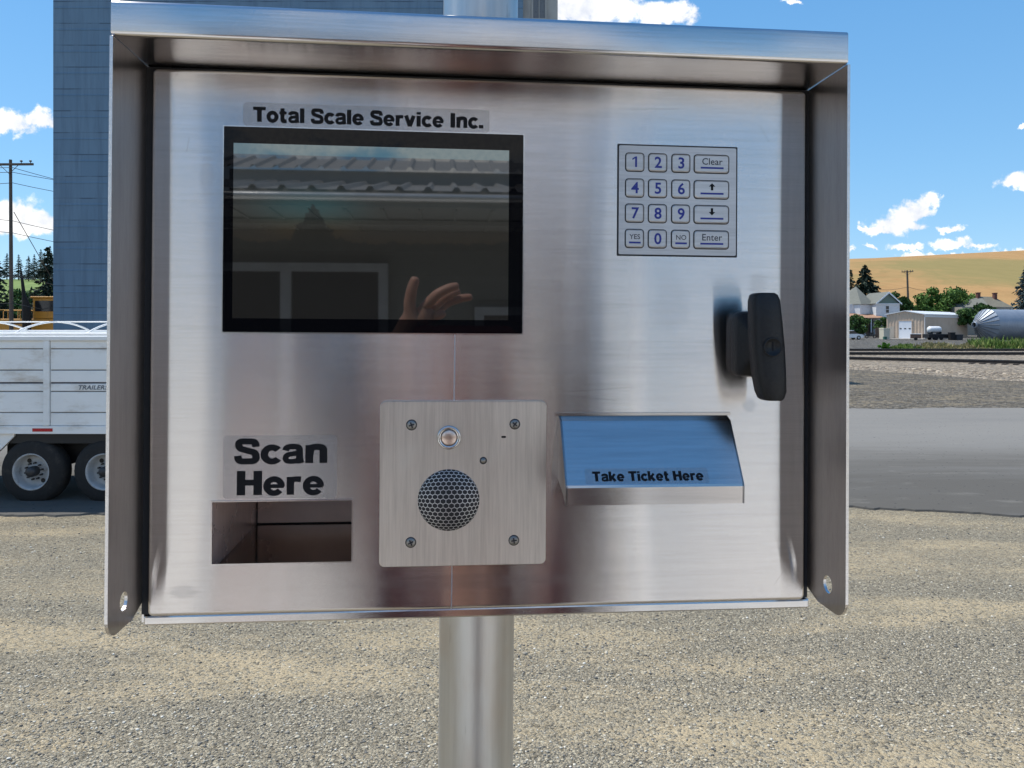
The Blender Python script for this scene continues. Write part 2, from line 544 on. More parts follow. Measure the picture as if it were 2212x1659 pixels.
def hill_z(x, y):
    a = x / y
    e = 0.060 + (0.083 - 0.060) * min(1, max(0, (a + 0.45) / 0.6)) + 0.011 * max(0, min(1.2, (a - 0.40) / 0.25))
    yc = 560
    H = 0.9 + e * yc
    if y < yc:
        u = (y - 180) / (yc - 180)
        s = u * u * (3 - 2 * u) * 0.55 + math.sin(u * math.pi / 2) * 0.45
        if u < 0.12:
            s *= u / 0.12
        return 2.0 + (H - 0.0) * s + 1.2 * math.sin(x * 0.021 + y * 0.013) * u * (1 - u) * 2
    return 2.0 + H - ((y - yc) / 400) ** 2 * 30
mb = MB()
HX = [-700 + 40 * i for i in range(41)]
HY = [180, 190, 205, 225, 250, 280, 310, 345, 380, 420, 460, 500, 530, 560, 600, 660, 760, 900]
vs = [(x * (0.6 + y / 700), y, hill_z(x * (0.6 + y / 700), y)) for y in HY for x in HX]
n = len(HX)
mb.add(vs, [(j * n + i, j * n + i + 1, (j + 1) * n + i + 1, (j + 1) * n + i) for j in range(len(HY) - 1) for i in range(n - 1)], 0, True)
tag(mb.build('hill', m), kind='structure')

# loose stones on the yard
def stones():
    r = np.random.RandomState(3)
    ico = bmesh.new()
    bmesh.ops.create_icosphere(ico, subdivisions=1, radius=1)
    bv = np.array([v.co[:] for v in ico.verts])
    bf = np.array([[v.index for v in f.verts] for f in ico.faces])
    ico.free()
    N = 75000
    y = 1 / (1 / 2.3 - r.rand(N) * (1 / 2.3 - 1 / 11.5))
    x = (r.rand(N) * 2 - 1) * (y * 0.74 + 0.4)
    s = (0.0026 + 0.0062 * r.rand(N) ** 2.0) * (0.8 + y * 0.06)
    s[r.rand(N) < 0.015] *= 1.7
    pat = np.sin(x * 0.45 + y * 2.3 + 1.5 * np.sin(y * 1.3 + x * .7)) + 0.5 * np.sin(x * 1.9 - y * 3.1)
    keep = pat + r.rand(N) * 2.2 > 0.75
    x, y, s = x[keep], y[keep], s[keep]
    N = len(x)
    nb = len(bv)
    jit = bv[None] * (0.72 + 0.56 * r.rand(N, nb, 1))
    jit = jit * np.stack([0.8 + 0.7 * r.rand(N), 0.8 + 0.5 * r.rand(N), 0.5 + 0.4 * r.rand(N)], 1)[:, None] * s[:, None, None]
    a = r.rand(N) * 6.28
    c, q = np.cos(a)[:, None], np.sin(a)[:, None]
    gz_ = np.interp(y, [1.5, 11.0], [gz_at(0, 1.5), 0.0])
    V = np.stack([jit[..., 0] * c - jit[..., 1] * q + x[:, None], jit[..., 0] * q + jit[..., 1] * c + y[:, None], jit[..., 2] + (gz_ + s * .28)[:, None]], 2)
    F = (bf[None] + (np.arange(N) * nb)[:, None, None]).reshape(-1, 3)
    me = bpy.data.meshes.new('gravel_stones')
    me.vertices.add(N * nb)
    me.vertices.foreach_set('co', V.ravel())
    me.loops.add(F.size)
    me.loops.foreach_set('vertex_index', F.ravel())
    me.polygons.add(len(F))
    me.polygons.foreach_set('loop_start', np.arange(len(F)) * 3)
    me.polygons.foreach_set('loop_total', np.full(len(F), 3))
    me.update()
    m, t, p = new_mat('stone')
    g = t.new('ShaderNodeNewGeometry').outputs['Random Per Island']
    cc = t.ramp(g, [(0.0, (0.07, 0.07, 0.068)), (0.2, (0.19, 0.180, 0.158)), (0.5, (0.37, 0.335, 0.265)), (0.75, (0.50, 0.425, 0.30)), (0.93, (0.58, 0.53, 0.43)), (1.0, (0.68, 0.65, 0.57))])
    t.put(p.inputs['Base Color'], cc)
    p.inputs['Roughness'].default_value = 0.9
    me.materials.append(m)
    o = bpy.data.objects.new('gravel_stones', me)
    col.objects.link(o)
    tag(o, 'loose pale and grey stones strewn over the gravel yard', 'gravel', kind='stuff')
stones()

# ================================================================== the kiosk
# local frame: x = along the door, y = into the box, z = up, origin on the door 0.61 m straight in front of the lens
KM = Matrix.Rotation(R(5.14), 4, 'Z') @ Matrix.Rotation(R(-0.31), 4, 'X') @ Matrix.Rotation(R(0.39), 4, 'Y')
KO = Vector((0, 0, EYE)) + KM @ Vector((0, 0.61, 0))
KB = Vector((0.0425, 0.308, -2.11))                      # foot of the post in that frame
kiosk = bpy.data.objects.new('kiosk', None)
col.objects.link(kiosk)
kiosk.matrix_world = Matrix.Translation(KO + KM @ KB) @ KM
tag(kiosk, 'stainless steel ticket kiosk with screen, keypad and intercom on a round steel post', 'kiosk')

def kp(name, mb, mats, parent=None, label=None, fix=True):
    """part of the kiosk from geometry in millimetres: (u, w towards the viewer, v up)"""
    mb.v = [(u / 1000, -w / 1000, v / 1000) for u, w, v in mb.v]
    o = mb.build(name, mats, parent or kiosk, fix)
    if parent is None:
        o.location = -KB
    if label:
        o['label'] = label
    return o

def steel(name, tan_local, brush, rough=0.33, aniso=0.85, base=(0.62, 0.605, 0.595), scratch_glint=False, grain=1.0, dull=0.0, groove=0.0):
    """brushed stainless steel; tan_local = direction along which reflections smear, brush = scale of the grain"""
    m, t, p = new_mat(name)
    tc = t.new('ShaderNodeTexCoord').outputs['Object']
    n1 = t.noise(t.mapping(tc, brush), 1.0, 3, 0.7)
    n2 = t.noise(t.mapping(tc, tuple(b * 0.22 for b in brush)), 1.0, 4, 0.6)
    n3 = t.noise(tc, 14, 5, 0.6)
    f = t.math('ADD', t.math('MULTIPLY', n1, 0.55), t.math('MULTIPLY', n2, 0.45))
    c = t.ramp(f, [(0.30, tuple(x * (1 - 0.16 * grain) for x in base)), (0.52, base), (0.70, tuple(min(1, x * (1 + 0.10 * grain)) for x in base))])
    # finger marks and dull smudges
    sm = t.noise(tc, 9, 3, 0.5, 0.4)
    smk = t.math('MULTIPLY', t.sstep(sm, 0.66, 0.76), 0.35)
    c = t.mix(smk, c, tuple(x * 0.82 for x in base))
    rr = t.math('ADD', t.math('MULTIPLY_ADD', n3, 0.10, rough - 0.05), t.math('MULTIPLY', smk, 0.2))
    if scratch_glint:
        # thumb marks, scuffs, hairline scratches and a painted glint line on the door
        sq = t.new('ShaderNodeSeparateXYZ')
        t.put(sq.inputs[0], tc)
        for (mu, mv, mw, mh, ms) in ((-.197, -.200, .013, .009, .2), (.256, .041, .009, .013, .22), (.250, -.058, .007, .006, .3), (-.182, .120, .006, .020, .16), (.215, -.015, .05, .012, .10), (-.08, -.012, .02, .03, .10), (.02, -.197, .12, .008, .12), (.12, -.02, .07, .02, .08)):
            dx = t.math('DIVIDE', t.math('SUBTRACT', sq.outputs[0], mu), mw)
            dz = t.math('DIVIDE', t.math('SUBTRACT', sq.outputs[2], mv), mh)
            dd = t.math('SQRT', t.math('ADD', t.math('MULTIPLY', dx, dx), t.math('MULTIPLY', dz, dz)))
            mk = t.math('MULTIPLY', t.sstep(t.math('ADD', dd, t.math('MULTIPLY_ADD', n2, 1.6, t.math('MULTIPLY_ADD', n3, 1.6, -1.6))), 1.0, 0.45), ms)
            c = t.mix(mk, c, tuple(x * 0.55 for x in base))
            rr = t.math('ADD', rr, t.math('MULTIPLY', mk, 0.35))
        for (mu, mv, ang, ln_) in ((-.205, .196, 62, .005), (-.196, .143, 80, .006), (.13, -.045, 4, .03), (.118, -.052, -6, .022), (.262, .165, -60, .008), (-.03, .180, 75, .006), (.276, -.20, 55, .007), (.17, .182, 2, .02)):
            ca, sa = math.cos(R(ang)), math.sin(R(ang))
            ex = t.math('SUBTRACT', sq.outputs[0], mu)
            ez_ = t.math('SUBTRACT', sq.outputs[2], mv)
            al = t.math('ABSOLUTE', t.math('ADD', t.math('MULTIPLY', ex, ca), t.math('MULTIPLY', ez_, sa)))
            ac = t.math('ABSOLUTE', t.math('SUBTRACT', t.math('MULTIPLY', ez_, ca), t.math('MULTIPLY', ex, sa)))
            mk = t.math('MULTIPLY', t.math('MULTIPLY', t.math('LESS_THAN', al, ln_), t.math('LESS_THAN', ac, .0003)), 0.24)
            c = t.mix(mk, c, tuple(x * 0.35 for x in base))
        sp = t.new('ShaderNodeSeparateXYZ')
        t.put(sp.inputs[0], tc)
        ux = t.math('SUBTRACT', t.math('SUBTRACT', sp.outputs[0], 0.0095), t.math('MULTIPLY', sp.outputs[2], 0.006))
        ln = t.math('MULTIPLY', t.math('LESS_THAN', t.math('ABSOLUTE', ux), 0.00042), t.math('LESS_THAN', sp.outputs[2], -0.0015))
        c = t.mix(ln, c, (0.88, 0.88, 0.86))  # thin bright line: a reflected sun glint put into the colour
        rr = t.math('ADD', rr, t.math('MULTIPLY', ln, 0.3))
    t.put(p.inputs['Base Color'], c)
    p.inputs['Metallic'].default_value = 1.0 - dull
    t.put(p.inputs['Roughness'], rr)
    p.inputs['Anisotropic'].default_value = aniso
    cv = t.new('ShaderNodeCombineXYZ')
    w = (KM.to_3x3() @ Vector(tan_local)).normalized()
    for i in range(3):
        cv.inputs[i].default_value = w[i]
    t.put(p.inputs['Tangent'], cv.outputs[0])
    if groove:
        # the brushed grooves tip the surface up and down, so mirror images smear across the grain
        w1 = t.new('ShaderNodeTexWhiteNoise', noise_dimensions='3D')
        t.put(w1.inputs['Vector'], t.mapping(tc, (91000, 97000, 93000)))
        w2 = t.new('ShaderNodeTexWhiteNoise', noise_dimensions='3D')
        t.put(w2.inputs['Vector'], t.mapping(tc, (83000, 71000, 89000), (0.3, 0.2, 0.1)))
        gn = t.math('ADD', t.math('MULTIPLY', t.math('ADD', w1.outputs['Value'], w2.outputs['Value']), 0.5), t.math('MULTIPLY_ADD', n1, 0.10, -0.05))
        gg = t.new('ShaderNodeNewGeometry').outputs['Normal']
        sc_ = t.new('ShaderNodeVectorMath', operation='SCALE')
        t.put(sc_.inputs[0], cv.outputs[0])
        t.put(sc_.inputs[3], t.math('MULTIPLY_ADD', gn, groove, -groove * 0.5))
        nn = t.new('ShaderNodeVectorMath', operation='NORMALIZE')
        t.put(nn.inputs[0], t.vmath('ADD', gg, sc_.outputs[0]))
        t.put(p.inputs['Normal'], nn.outputs[0])
    else:
        t.put(p.inputs['Normal'], t.bump(f, 0.05, 0.0006))
    return m

S_FACE = steel('steel_door', (0, 0, 1), (24, 24, 900), 0.105, 1.0, base=(0.68, 0.64, 0.62), scratch_glint=True, groove=0.54, grain=0.7)
S_TRIM = steel('steel_trim', (0, 0, 1), (16, 16, 700), 0.13, 0.95, base=(0.64, 0.615, 0.60), groove=0.3)
S_UNDER = steel('steel_under', (0, 1, 0), (16, 700, 16), 0.14, 0.95, base=(0.62, 0.595, 0.58), groove=0.5)
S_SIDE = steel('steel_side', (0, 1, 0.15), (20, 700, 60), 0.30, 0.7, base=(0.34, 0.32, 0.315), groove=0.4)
S_PLATE = steel('steel_plate', (1, 0, 0), (520, 24, 20), 0.36, 0.55, base=(0.70, 0.665, 0.625), grain=1.3)
S_PLAIN = steel('steel_plain', (0, 0, 1), (120, 120, 120), 0.22, 0.0)
S_KEY = steel('steel_keypad', (0, 0, 1), (30, 30, 500), 0.45, 0.5, base=(0.58, 0.565, 0.56), grain=1.2)
S_DARK = plain('shadow_gasket', (0.02, 0.02, 0.022), 0.7)
BLACK = plain('black_lettering', (0.006, 0.006, 0.008), 0.6, spec=0.2)
BLUE = plain('blue_lettering', (0.010, 0.022, 0.24), 0.4)
GREY_INK = plain('grey_lettering', (0.035, 0.035, 0.045), 0.5)
HANDLE = plain('black_plastic', (0.009, 0.0095, 0.011), 0.45, spec=0.35, var=0.3, scale=400, bump=0.15)

# ---- galvanised post
m, t, p = new_mat('galvanised_post')
tc = t.new('ShaderNodeTexCoord').outputs['Object']
n1 = t.noise(t.mapping(tc, (30, 30, 1.2)), 1.0, 6, 0.65)
n2 = t.noise(t.mapping(tc, (60, 60, 8)), 1.0, 5, 0.7)
n3 = t.noise(t.mapping(tc, (10, 10, 5)), 1.0, 4, 0.6)
c = t.ramp(n1, [(0.3, (0.42, 0.415, 0.40)), (0.55, (0.56, 0.555, 0.54)), (0.75, (0.62, 0.61, 0.59))])
c = t.mix(t.math('MULTIPLY', t.sstep(n2, 0.62, 0.78), 0.6), c, (0.22, 0.21, 0.195))
c = t.mix(t.math('MULTIPLY', t.sstep(n3, 0.48, 0.7), 0.5), c, (0.47, 0.39, 0.32))
t.put(p.inputs['Base Color'], c)
p.inputs['Metallic'].default_value = 0.85
t.put(p.inputs['Roughness'], t.math('MULTIPLY_ADD', n1, 0.25, 0.24))
t.put(p.inputs['Normal'], t.bump(n2, 0.15, 0.002))
M['galv'] = m
mb = MB().tube([(KB.x * 1000, -308, -2110), (KB.x * 1000, -308, 900)], 44.5, 48)
kp('post', mb, m)
mb = MB().lathe([(44.6, 0), (110, 0), (110, 12), (44.6, 12)], (KB.x * 1000, -308, -2110), (0, 0, 1), 40, 0, False)
kp('base_plate', mb, m)

# ---- cabinet box behind the door
UL, UR = -229.0, 302.5
VT, VB = 229.0, -226.0
mb = MB()
mb.box((UL - 1.5, -262, VB), (UR + 1.5, -160, VT - 2), 0, 3)
mb.box((UL - 1.4, -160, VB + .2), (UL + .2, -9, VT - 2.2))
mb.box((UR - .2, -160, VB + .2), (UR + 1.4, -9, VT - 2.2))
mb.box((UL + .2, -160, VB + .2), (UR - .2, -9, VB + 2))
cab = kp('cabinet', mb, S_TRIM)
# dark rubber seal round the door, with an opening at the scanner
mb = MB()
mb.box((UL + .3, -8.9, VB + 8), (UL + 8, -4, 203))
mb.box((UR - 8, -8.9, VB + 8), (UR - .3, -4, 203))
mb.box((UL + 8, -8.9, 196), (UR - 8, -4, 203))
kp('door_seal', mb, S_DARK)
# bottom lip of the cabinet
mb = MB()
mb.box((UL + 2, -9.2, VB - .5), (UR + 1, -2.5, VB + 7.2), 0, 1.5)
kp('bottom_lip', mb, S_TRIM)

# ---- hood: folded top channel and two side flaps
def rsteps(cx, cy, r, a0, a1, n):
    return [(cx + r * math.cos(R(a0 + (a1 - a0) * i / n)), cy + r * math.sin(R(a0 + (a1 - a0) * i / n))) for i in range(n + 1)]
pf = rsteps(53.5, 225.5, 3.5, 90, 0, 5) + rsteps(53.5, 207.5, 3.5, 0, -90, 5)           # w, v profile of the folded front
pf = [(-262, 229.0)] + pf + [(-8, 204.0)]
mb = MB()
n = len(pf)
u0, u1 = UL - 1.0, UR + .2
nU = 40
vs = []
for i in range(nU + 1):
    u = u0 + (u1 - u0) * i / nU
    for w, v in pf:
        vs.append((u, w, v))
fs = []
mi = []
for i in range(nU):
    for k in range(n - 1):
        fs.append((i * n + k, (i + 1) * n + k, (i + 1) * n + k + 1, i * n + k + 1))
mb.add(vs, fs, 0, True)
for fi, f in enumerate(mb.f):
    k = fi % (n - 1)
    if k == n - 2 or k == 0:
        mb.m[fi] = 1
mb.add([(u0, w, v) for w, v in pf], [tuple(range(n))], 0)
mb.add([(u1, w, v) for w, v in pf], [tuple(range(n))], 0)
hood = kp('hood', mb, [S_TRIM, S_UNDER])
hood.data.set_sharp_from_angle(angle=R(50))

def flap(u_in, sgn):
    """side flap with a rounded lower front corner and a round hole"""
    outer = [(0, 203.6), (57, 203.6)] + [(42 + 15 * math.cos(R(a)), -200 + 15 * math.sin(R(a))) for a in range(0, -91, -10)] + [(14, -215), (0, -214)]
    outer = [(-60, 203.6)] + outer[1:-1] + [(-7, -208), (-60, -208)]
    hole = [(30 + 6.8 * math.cos(2 * math.pi * k / 24), -196 + 6.8 * math.sin(2 * math.pi * k / 24)) for k in range(24)]
    bm = bmesh.new()
    ov = [bm.verts.new((0, w, v)) for w, v in outer]
    hv = [bm.verts.new((0, w, v)) for w, v in hole]
    es = [bm.edges.new((ov[i], ov[(i + 1) % len(ov)])) for i in range(len(ov))] + [bm.edges.new((hv[i], hv[(i + 1) % 24])) for i in range(24)]
    bmesh.ops.triangle_fill(bm, use_beauty=True, edges=es)
    bm.verts.index_update()
    base = [v.co.copy() for v in bm.verts]
    faces = [[v.index for v in f.verts] for f in bm.faces]
    bm.free()
    th = 2.2
    mb = MB()
    mb.add([(u_in, p.y, p.z) for p in base], faces, 0)
    mb.add([(u_in + sgn * th, p.y, p.z) for p in base], faces, 0)
    for loop in (outer, hole):
        k = len(loop)
        vs = []
        for w, v in loop:
            vs += [(u_in, w, v), (u_in + sgn * th, w, v)]
        mb.add(vs, [(2 * i, 2 * i + 1, 2 * ((i + 1) % k) + 1, 2 * ((i + 1) % k)) for i in range(k)], 1)
    # soft fold where the flap meets the cabinet
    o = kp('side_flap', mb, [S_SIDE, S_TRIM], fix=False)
    return o
flap(UL + .5, -1)
flap(UR - .3, 1)

# ---- door with rolled edges and an opening for the scanner
DL, DR, DB, DT = -223.5, 298.5, -219.0, 201.5
HOLE = (-175.5, -69.9, -179.2, -131.8)
r_ = 3.2
mb = MB()
us = [DL + r_, HOLE[0], HOLE[1], DR - r_]
vv = [DB + r_, HOLE[2], HOLE[3], DT - r_]
for i in range(3):
    for j in range(3):
        if i == 1 and j == 1:
            continue
        mb.quad((us[i], 0, vv[j]), (us[i + 1], 0, vv[j]), (us[i + 1], 0, vv[j + 1]), (us[i], 0, vv[j + 1]))
cr = 4.5
def ring(off, w, rc):
    pts = []
    for cx, cy, a0 in ((DR - rc - off, DT - rc - off, 0), (DL + rc + off, DT - rc - off, 90), (DL + rc + off, DB + rc + off, 180), (DR - rc - off, DB + rc + off, 270)):
        for k in range(5):
            a = R(a0 + 22.5 * k)
            pts.append((cx + rc * math.cos(a), w, cy + rc * math.sin(a)))
    return pts
rings = []
for k in range(6):
    a = R(90 * k / 5)
    off = r_ * (1 - math.sin(a))
    rings.append(ring(off, -r_ * (1 - math.cos(a)), max(0.3, cr - off)))
rings.append(ring(0, -9, cr))
n = 20
vs = [p for rg in rings for p in rg]
mb.add(vs, [(i * n + k, i * n + (k + 1) % n, (i + 1) * n + (k + 1) % n, (i + 1) * n + k) for i in range(len(rings) - 1) for k in range(n)], 0, True)
# corner fillets between the flat face and the rounded ring
for ci, (cx, cy) in enumerate(((us[3], vv[3]), (us[0], vv[3]), (us[0], vv[0]), (us[3], vv[0]))):
    pass
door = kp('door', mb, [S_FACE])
door.data.set_sharp_from_angle(angle=R(40))

# ---- bold sign lettering from strokes
def smooth(pts, it=2, closed=False):
    for _ in range(it):
        q = []
        n = len(pts)
        rngn = range(n) if closed else range(n - 1)
        if not closed:
            q.append(pts[0])
        for i in rngn:
            a = pts[i]
            b = pts[(i + 1) % n]
            q.append((a[0] * .75 + b[0] * .25, a[1] * .75 + b[1] * .25))
            q.append((a[0] * .25 + b[0] * .75, a[1] * .25 + b[1] * .75))
        if not closed:
            q.append(pts[-1])
        pts = q
    return pts
def ell(cx, cy, rx, ry, a0=0, a1=360, n=28):
    return [(cx + rx * math.cos(R(a0 + (a1 - a0) * i / n)), cy + ry * math.sin(R(a0 + (a1 - a0) * i / n))) for i in range(n + 1)]
X = 0.74
GLYPH = {
    'T': (0.80, [([(0, .905), (.80, .905)], .19), ([(.40, 0), (.40, .83)], .25)]),
    'o': (0.74, [(ell(.37, .365, .255, .285, 0, 360), .215)]),
    't': (0.50, [(smooth([(.20, .96), (.20, .40), (.20, .09), (.33, .075), (.47, .09)], 3), .22), ([(0, .655), (.46, .655)], .16)]),
    'a': (0.69, [(smooth([(.10, .52), (.14, .66), (.34, .69), (.56, .66), (.565, .44), (.565, .18), (.62, 0)], 3), .19), (smooth([(.56, .425), (.36, .39), (.11, .34), (.10, .10), (.30, .06), (.50, .10), (.56, .26)], 3), .165)]),
    'l': (0.28, [([(.14, 0), (.14, 1)], .235)]),
    'S': (0.78, [(smooth([(.69, .68), (.66, .90), (.40, .905), (.12, .91), (.12, .64), (.30, .56), (.50, .50), (.68, .44), (.70, .10), (.40, .09), (.12, .09), (.09, .32)], 3), .205)]),
    'c': (0.645, [(ell(.37, .365, .255, .285, 40, 322), .21)]),
    'e': (0.74, [(ell(.37, .365, .258, .29, -4, 322), .195), ([(.16, .36), (.71, .36)], .125)]),
    'r': (0.50, [([(.13, 0), (.13, X)], .22), (smooth([(.14, .36), (.17, .62), (.32, .65), (.50, .635)], 3), .19)]),
    'v': (0.74, [([(.115, X), (.37, .0)], .22), ([(.37, .0), (.625, X)], .22)]),
    'i': (0.28, [([(.14, 0), (.14, X)], .235), ([(.14, .83), (.14, 1)], .235)]),
    'I': (0.34, [([(.17, 0), (.17, 1)], .26)]),
    'n': (0.72, [([(.13, 0), (.13, X)], .22), (smooth([(.14, .34), (.18, .64), (.42, .68), (.60, .62), (.60, .40), (.60, 0)], 3), .22)]),
    '.': (0.30, [([(.15, 0), (.15, .24)], .25)]),
    'H': (0.84, [([(.13, 0), (.13, 1)], .25), ([(.71, 0), (.71, 1)], .25), ([(.2, .52), (.64, .52)], .20)]),
    'k': (0.72, [([(.12, 0), (.12, 1)], .225), ([(.16, .24), (.60, .74)], .20), ([(.30, .42), (.60, 0)], .23)]),
    ' ': (0.30, []),
}
def ribbon(pts, w):
    closed = (abs(pts[0][0] - pts[-1][0]) + abs(pts[0][1] - pts[-1][1])) < 1e-6
    n = len(pts)
    L = []
    Rr = []
    for i in range(n):
        if closed:
            a = pts[i - 1] if i > 0 else pts[-2]
            b = pts[i + 1] if i < n - 1 else pts[1]
        else:
            a = pts[max(0, i - 1)]
            b = pts[min(n - 1, i + 1)]
        dx, dy_ = b[0] - a[0], b[1] - a[1]
        l = math.hypot(dx, dy_) or 1
        nx, ny = -dy_ / l, dx / l
        L.append((pts[i][0] + nx * w / 2, pts[i][1] + ny * w / 2))
        Rr.append((pts[i][0] - nx * w / 2, pts[i][1] - ny * w / 2))
    return L, Rr
def bold(text, width, cap, gap=0.07):
    """MB in 2-D (x, height, y): strokes laid a hair above each other"""
    x = 0
    out = []
    for ch in text:
        adv, st = GLYPH[ch]
        for pts, w in st:
            out.append(([(a + x, b) for a, b in pts], w))
        x += adv + gap
    x -= gap
    mb = MB()
    sx = width / x
    out = [(q, w * 1.19) for q, w in out]
    for k, (pts, w) in enumerate(out):
        L, Rr = ribbon(pts, w)
        h = 0.05 + 0.012 * (k % 5)
        n = len(L)
        vs = [(a * sx, h, b * cap) for a, b in L] + [(a * sx, h, b * cap) for a, b in Rr]
        mb.add(vs, [(i, i + 1, n + i + 1, n + i) for i in range(n - 1)])
    return mb
def shift(mb, u, w, v):
    mb.v = [(a + u, b + w, c + v) for a, b, c in mb.v]
    return mb

# clear label film
def film(name, c, rough, alpha):
    m, t, p = new_mat(name)
    tc = t.new('ShaderNodeTexCoord').outputs['Object']
    n = t.noise(tc, 160, 4, 0.6)
    t.put(p.inputs['Base Color'], t.ramp(n, [(0.3, tuple(x * 0.9 for x in c)), (0.7, c)]))
    t.put(p.inputs['Roughness'], t.math('MULTIPLY_ADD', n, 0.2, rough - 0.1))
    t.put(p.inputs['Alpha'], t.ramp(t.noise(tc, 60, 5, 0.7), [(0.35, alpha), (0.62, alpha), (0.78, min(1, alpha + 0.35))]))
    t.put(p.inputs['Normal'], t.bump(n, 0.3, 0.0004))
    return m
FILM = film('label_film', (0.46, 0.45, 0.455), 0.4, 0.13)
FILM2 = film('label_film_worn', (0.46, 0.45, 0.45), 0.3, 0.12)
FILM3 = film('label_film_blue', (0.30, 0.33, 0.38), 0.4, 0.18)

def label(name, rect, film_mat, lines, w=0.15):
    u0, v0, u1, v1 = rect
    mb = MB().prism(ring2(u0, v0, u1, v1, 3.0), lambda a, b, d: (a, d, b), 0.02, w)
    o = kp(name, mb, film_mat)
    for text, lu, ru, lv, cap in lines:
        kp('lettering', shift(bold(text, ru - lu, cap), lu, w, lv), BLACK, o, fix=False)
    return o
def ring2(u0, v0, u1, v1, r, n=4):
    pts = []
    for cx, cy, a0 in ((u1 - r, v1 - r, 0), (u0 + r, v1 - r, 90), (u0 + r, v0 + r, 180), (u1 - r, v0 + r, 270)):
        for k in range(n + 1):
            a = R(a0 + 90 * k / n)
            pts.append((cx + r * math.cos(a), cy + r * math.sin(a)))
    return pts
label('title_label', (-155, 158.6, 35.8, 177.0), FILM, [('Total Scale Service Inc.', -147.4, 30.9, 162.1, 11.4)])
label('scan_label', (-167.8, -129.5, -81.6, -80.8), FILM2, [('Scan', -158.9, -89.2, -102.4, 18.9), ('Here', -157.0, -91.4, -126.8, 18.7)])

# ---- display
m, t, p = new_mat('screen_glass')
p.inputs['Base Color'].default_value = (0.004, 0.004, 0.005, 1)
p.inputs['Roughness'].default_value = 0.015
p.inputs['IOR'].default_value = 1.27
GLASS = m
m, t, p = new_mat('screen_picture')
tc = t.new('ShaderNodeTexCoord').outputs['Object']
sp = t.new('ShaderNodeSeparateXYZ')
t.put(sp.inputs[0], tc)
u = t.math('MULTIPLY', sp.outputs[0], 1000)
v = t.math('MULTIPLY', sp.outputs[2], 1000)
# a dim desktop picture: dusk sky, ridge, one tall fir; a teal bar along the top
ridge = t.math('MULTIPLY_ADD', t.noise(tc, 14, 5, 0.6), 30, 48)
ridge2 = t.math('MULTIPLY_ADD', t.noise(t.mapping(tc, (1, 1, 0)), 30, 6, 0.7), 24, 58)
firw = t.math('MULTIPLY', t.math('SUBTRACT', 100, v), 0.62)
fir = t.math('LESS_THAN', t.math('ABSOLUTE', t.math('ADD', u, 101)), t.math('ADD', firw, t.math('MULTIPLY_ADD', t.noise(tc, 180, 3, 0.7), 14, -7)))
fir = t.math('MULTIPLY', fir, t.math('LESS_THAN', v, 99))
land = t.math('LESS_THAN', v, ridge2)
glow = t.sstep(t.vmath('LENGTH', t.vmath('SUBTRACT', tc, (-0.105, 0, 0.092)), (0, 0, 0)), 0.10, 0.0) if False else t.sstep(v, 48, 92)
du = t.math('DIVIDE', t.math('ADD', u, 104), 62)
dv = t.math('DIVIDE', t.math('SUBTRACT', v, 92), 26)
glow = t.sstep(t.math('SQRT', t.math('ADD', t.math('MULTIPLY', du, du), t.math('MULTIPLY', dv, dv))), 1.0, 0.0)
base = t.mix(t.sstep(v, 55, 112), (0.010, 0.007, 0.004), (0.012, 0.014, 0.013))
base = t.mix(glow, base, t.mix(t.sstep(v, 74, 100), (0.026, 0.017, 0.005), (0.010, 0.036, 0.040)))
base = t.mix(t.math('MULTIPLY', t.math('MAXIMUM', land, fir), 0.75), base, (0.003, 0.0035, 0.003))
base = t.mix(1.0, base, (0.0025, 0.0025, 0.0025), 'ADD')
base = t.mix(t.sstep(v, 136.2, 137.2), base, (0.030, 0.062, 0.068))
em = t.new('ShaderNodeEmission')
t.put(em.inputs[0], base)
em.inputs[1].default_value = 0.8
p.inputs['Base Color'].default_value = (0.004, 0.004, 0.005, 1)
p.inputs['Roughness'].default_value = 0.02
p.inputs['IOR'].default_value = 2.15
t.put(p.inputs['Emission Color'], base)
p.inputs['Emission Strength'].default_value = 1.0
m.node_tree.nodes.remove(em.node if hasattr(em, 'node') else em)
PICT = m
mb = MB().prism(ring2(-169.0, -0.8, 63.0, 157.7, .8), lambda a, b, d: (a, d, b), .0, 0.8)
disp = kp('display', mb, GLASS)
mb = MB()
mb.prism([(-161.7, 9.8), (51.6, 9.8), (51.6, 145), (-161.7, 145)], lambda a, b, d: (a, d, b), 0.7, 0.86)
kp('screen', mb, PICT, disp)
mb = MB()
for a, b in (((-169.9, -1.8), (63.9, -.95)), ((-169.9, 157.85), (63.9, 158.6))):
    mb.box((a[0], 0.05, a[1]), (b[0], .5, b[1]))
for a, b in (((-169.9, -.95), (-169.15, 157.85)), ((63.15, -.95), (63.9, 157.85))):
    mb.box((a[0], 0.05, a[1]), (b[0], .5, b[1]))
kp('gasket', mb, S_PLAIN, disp)

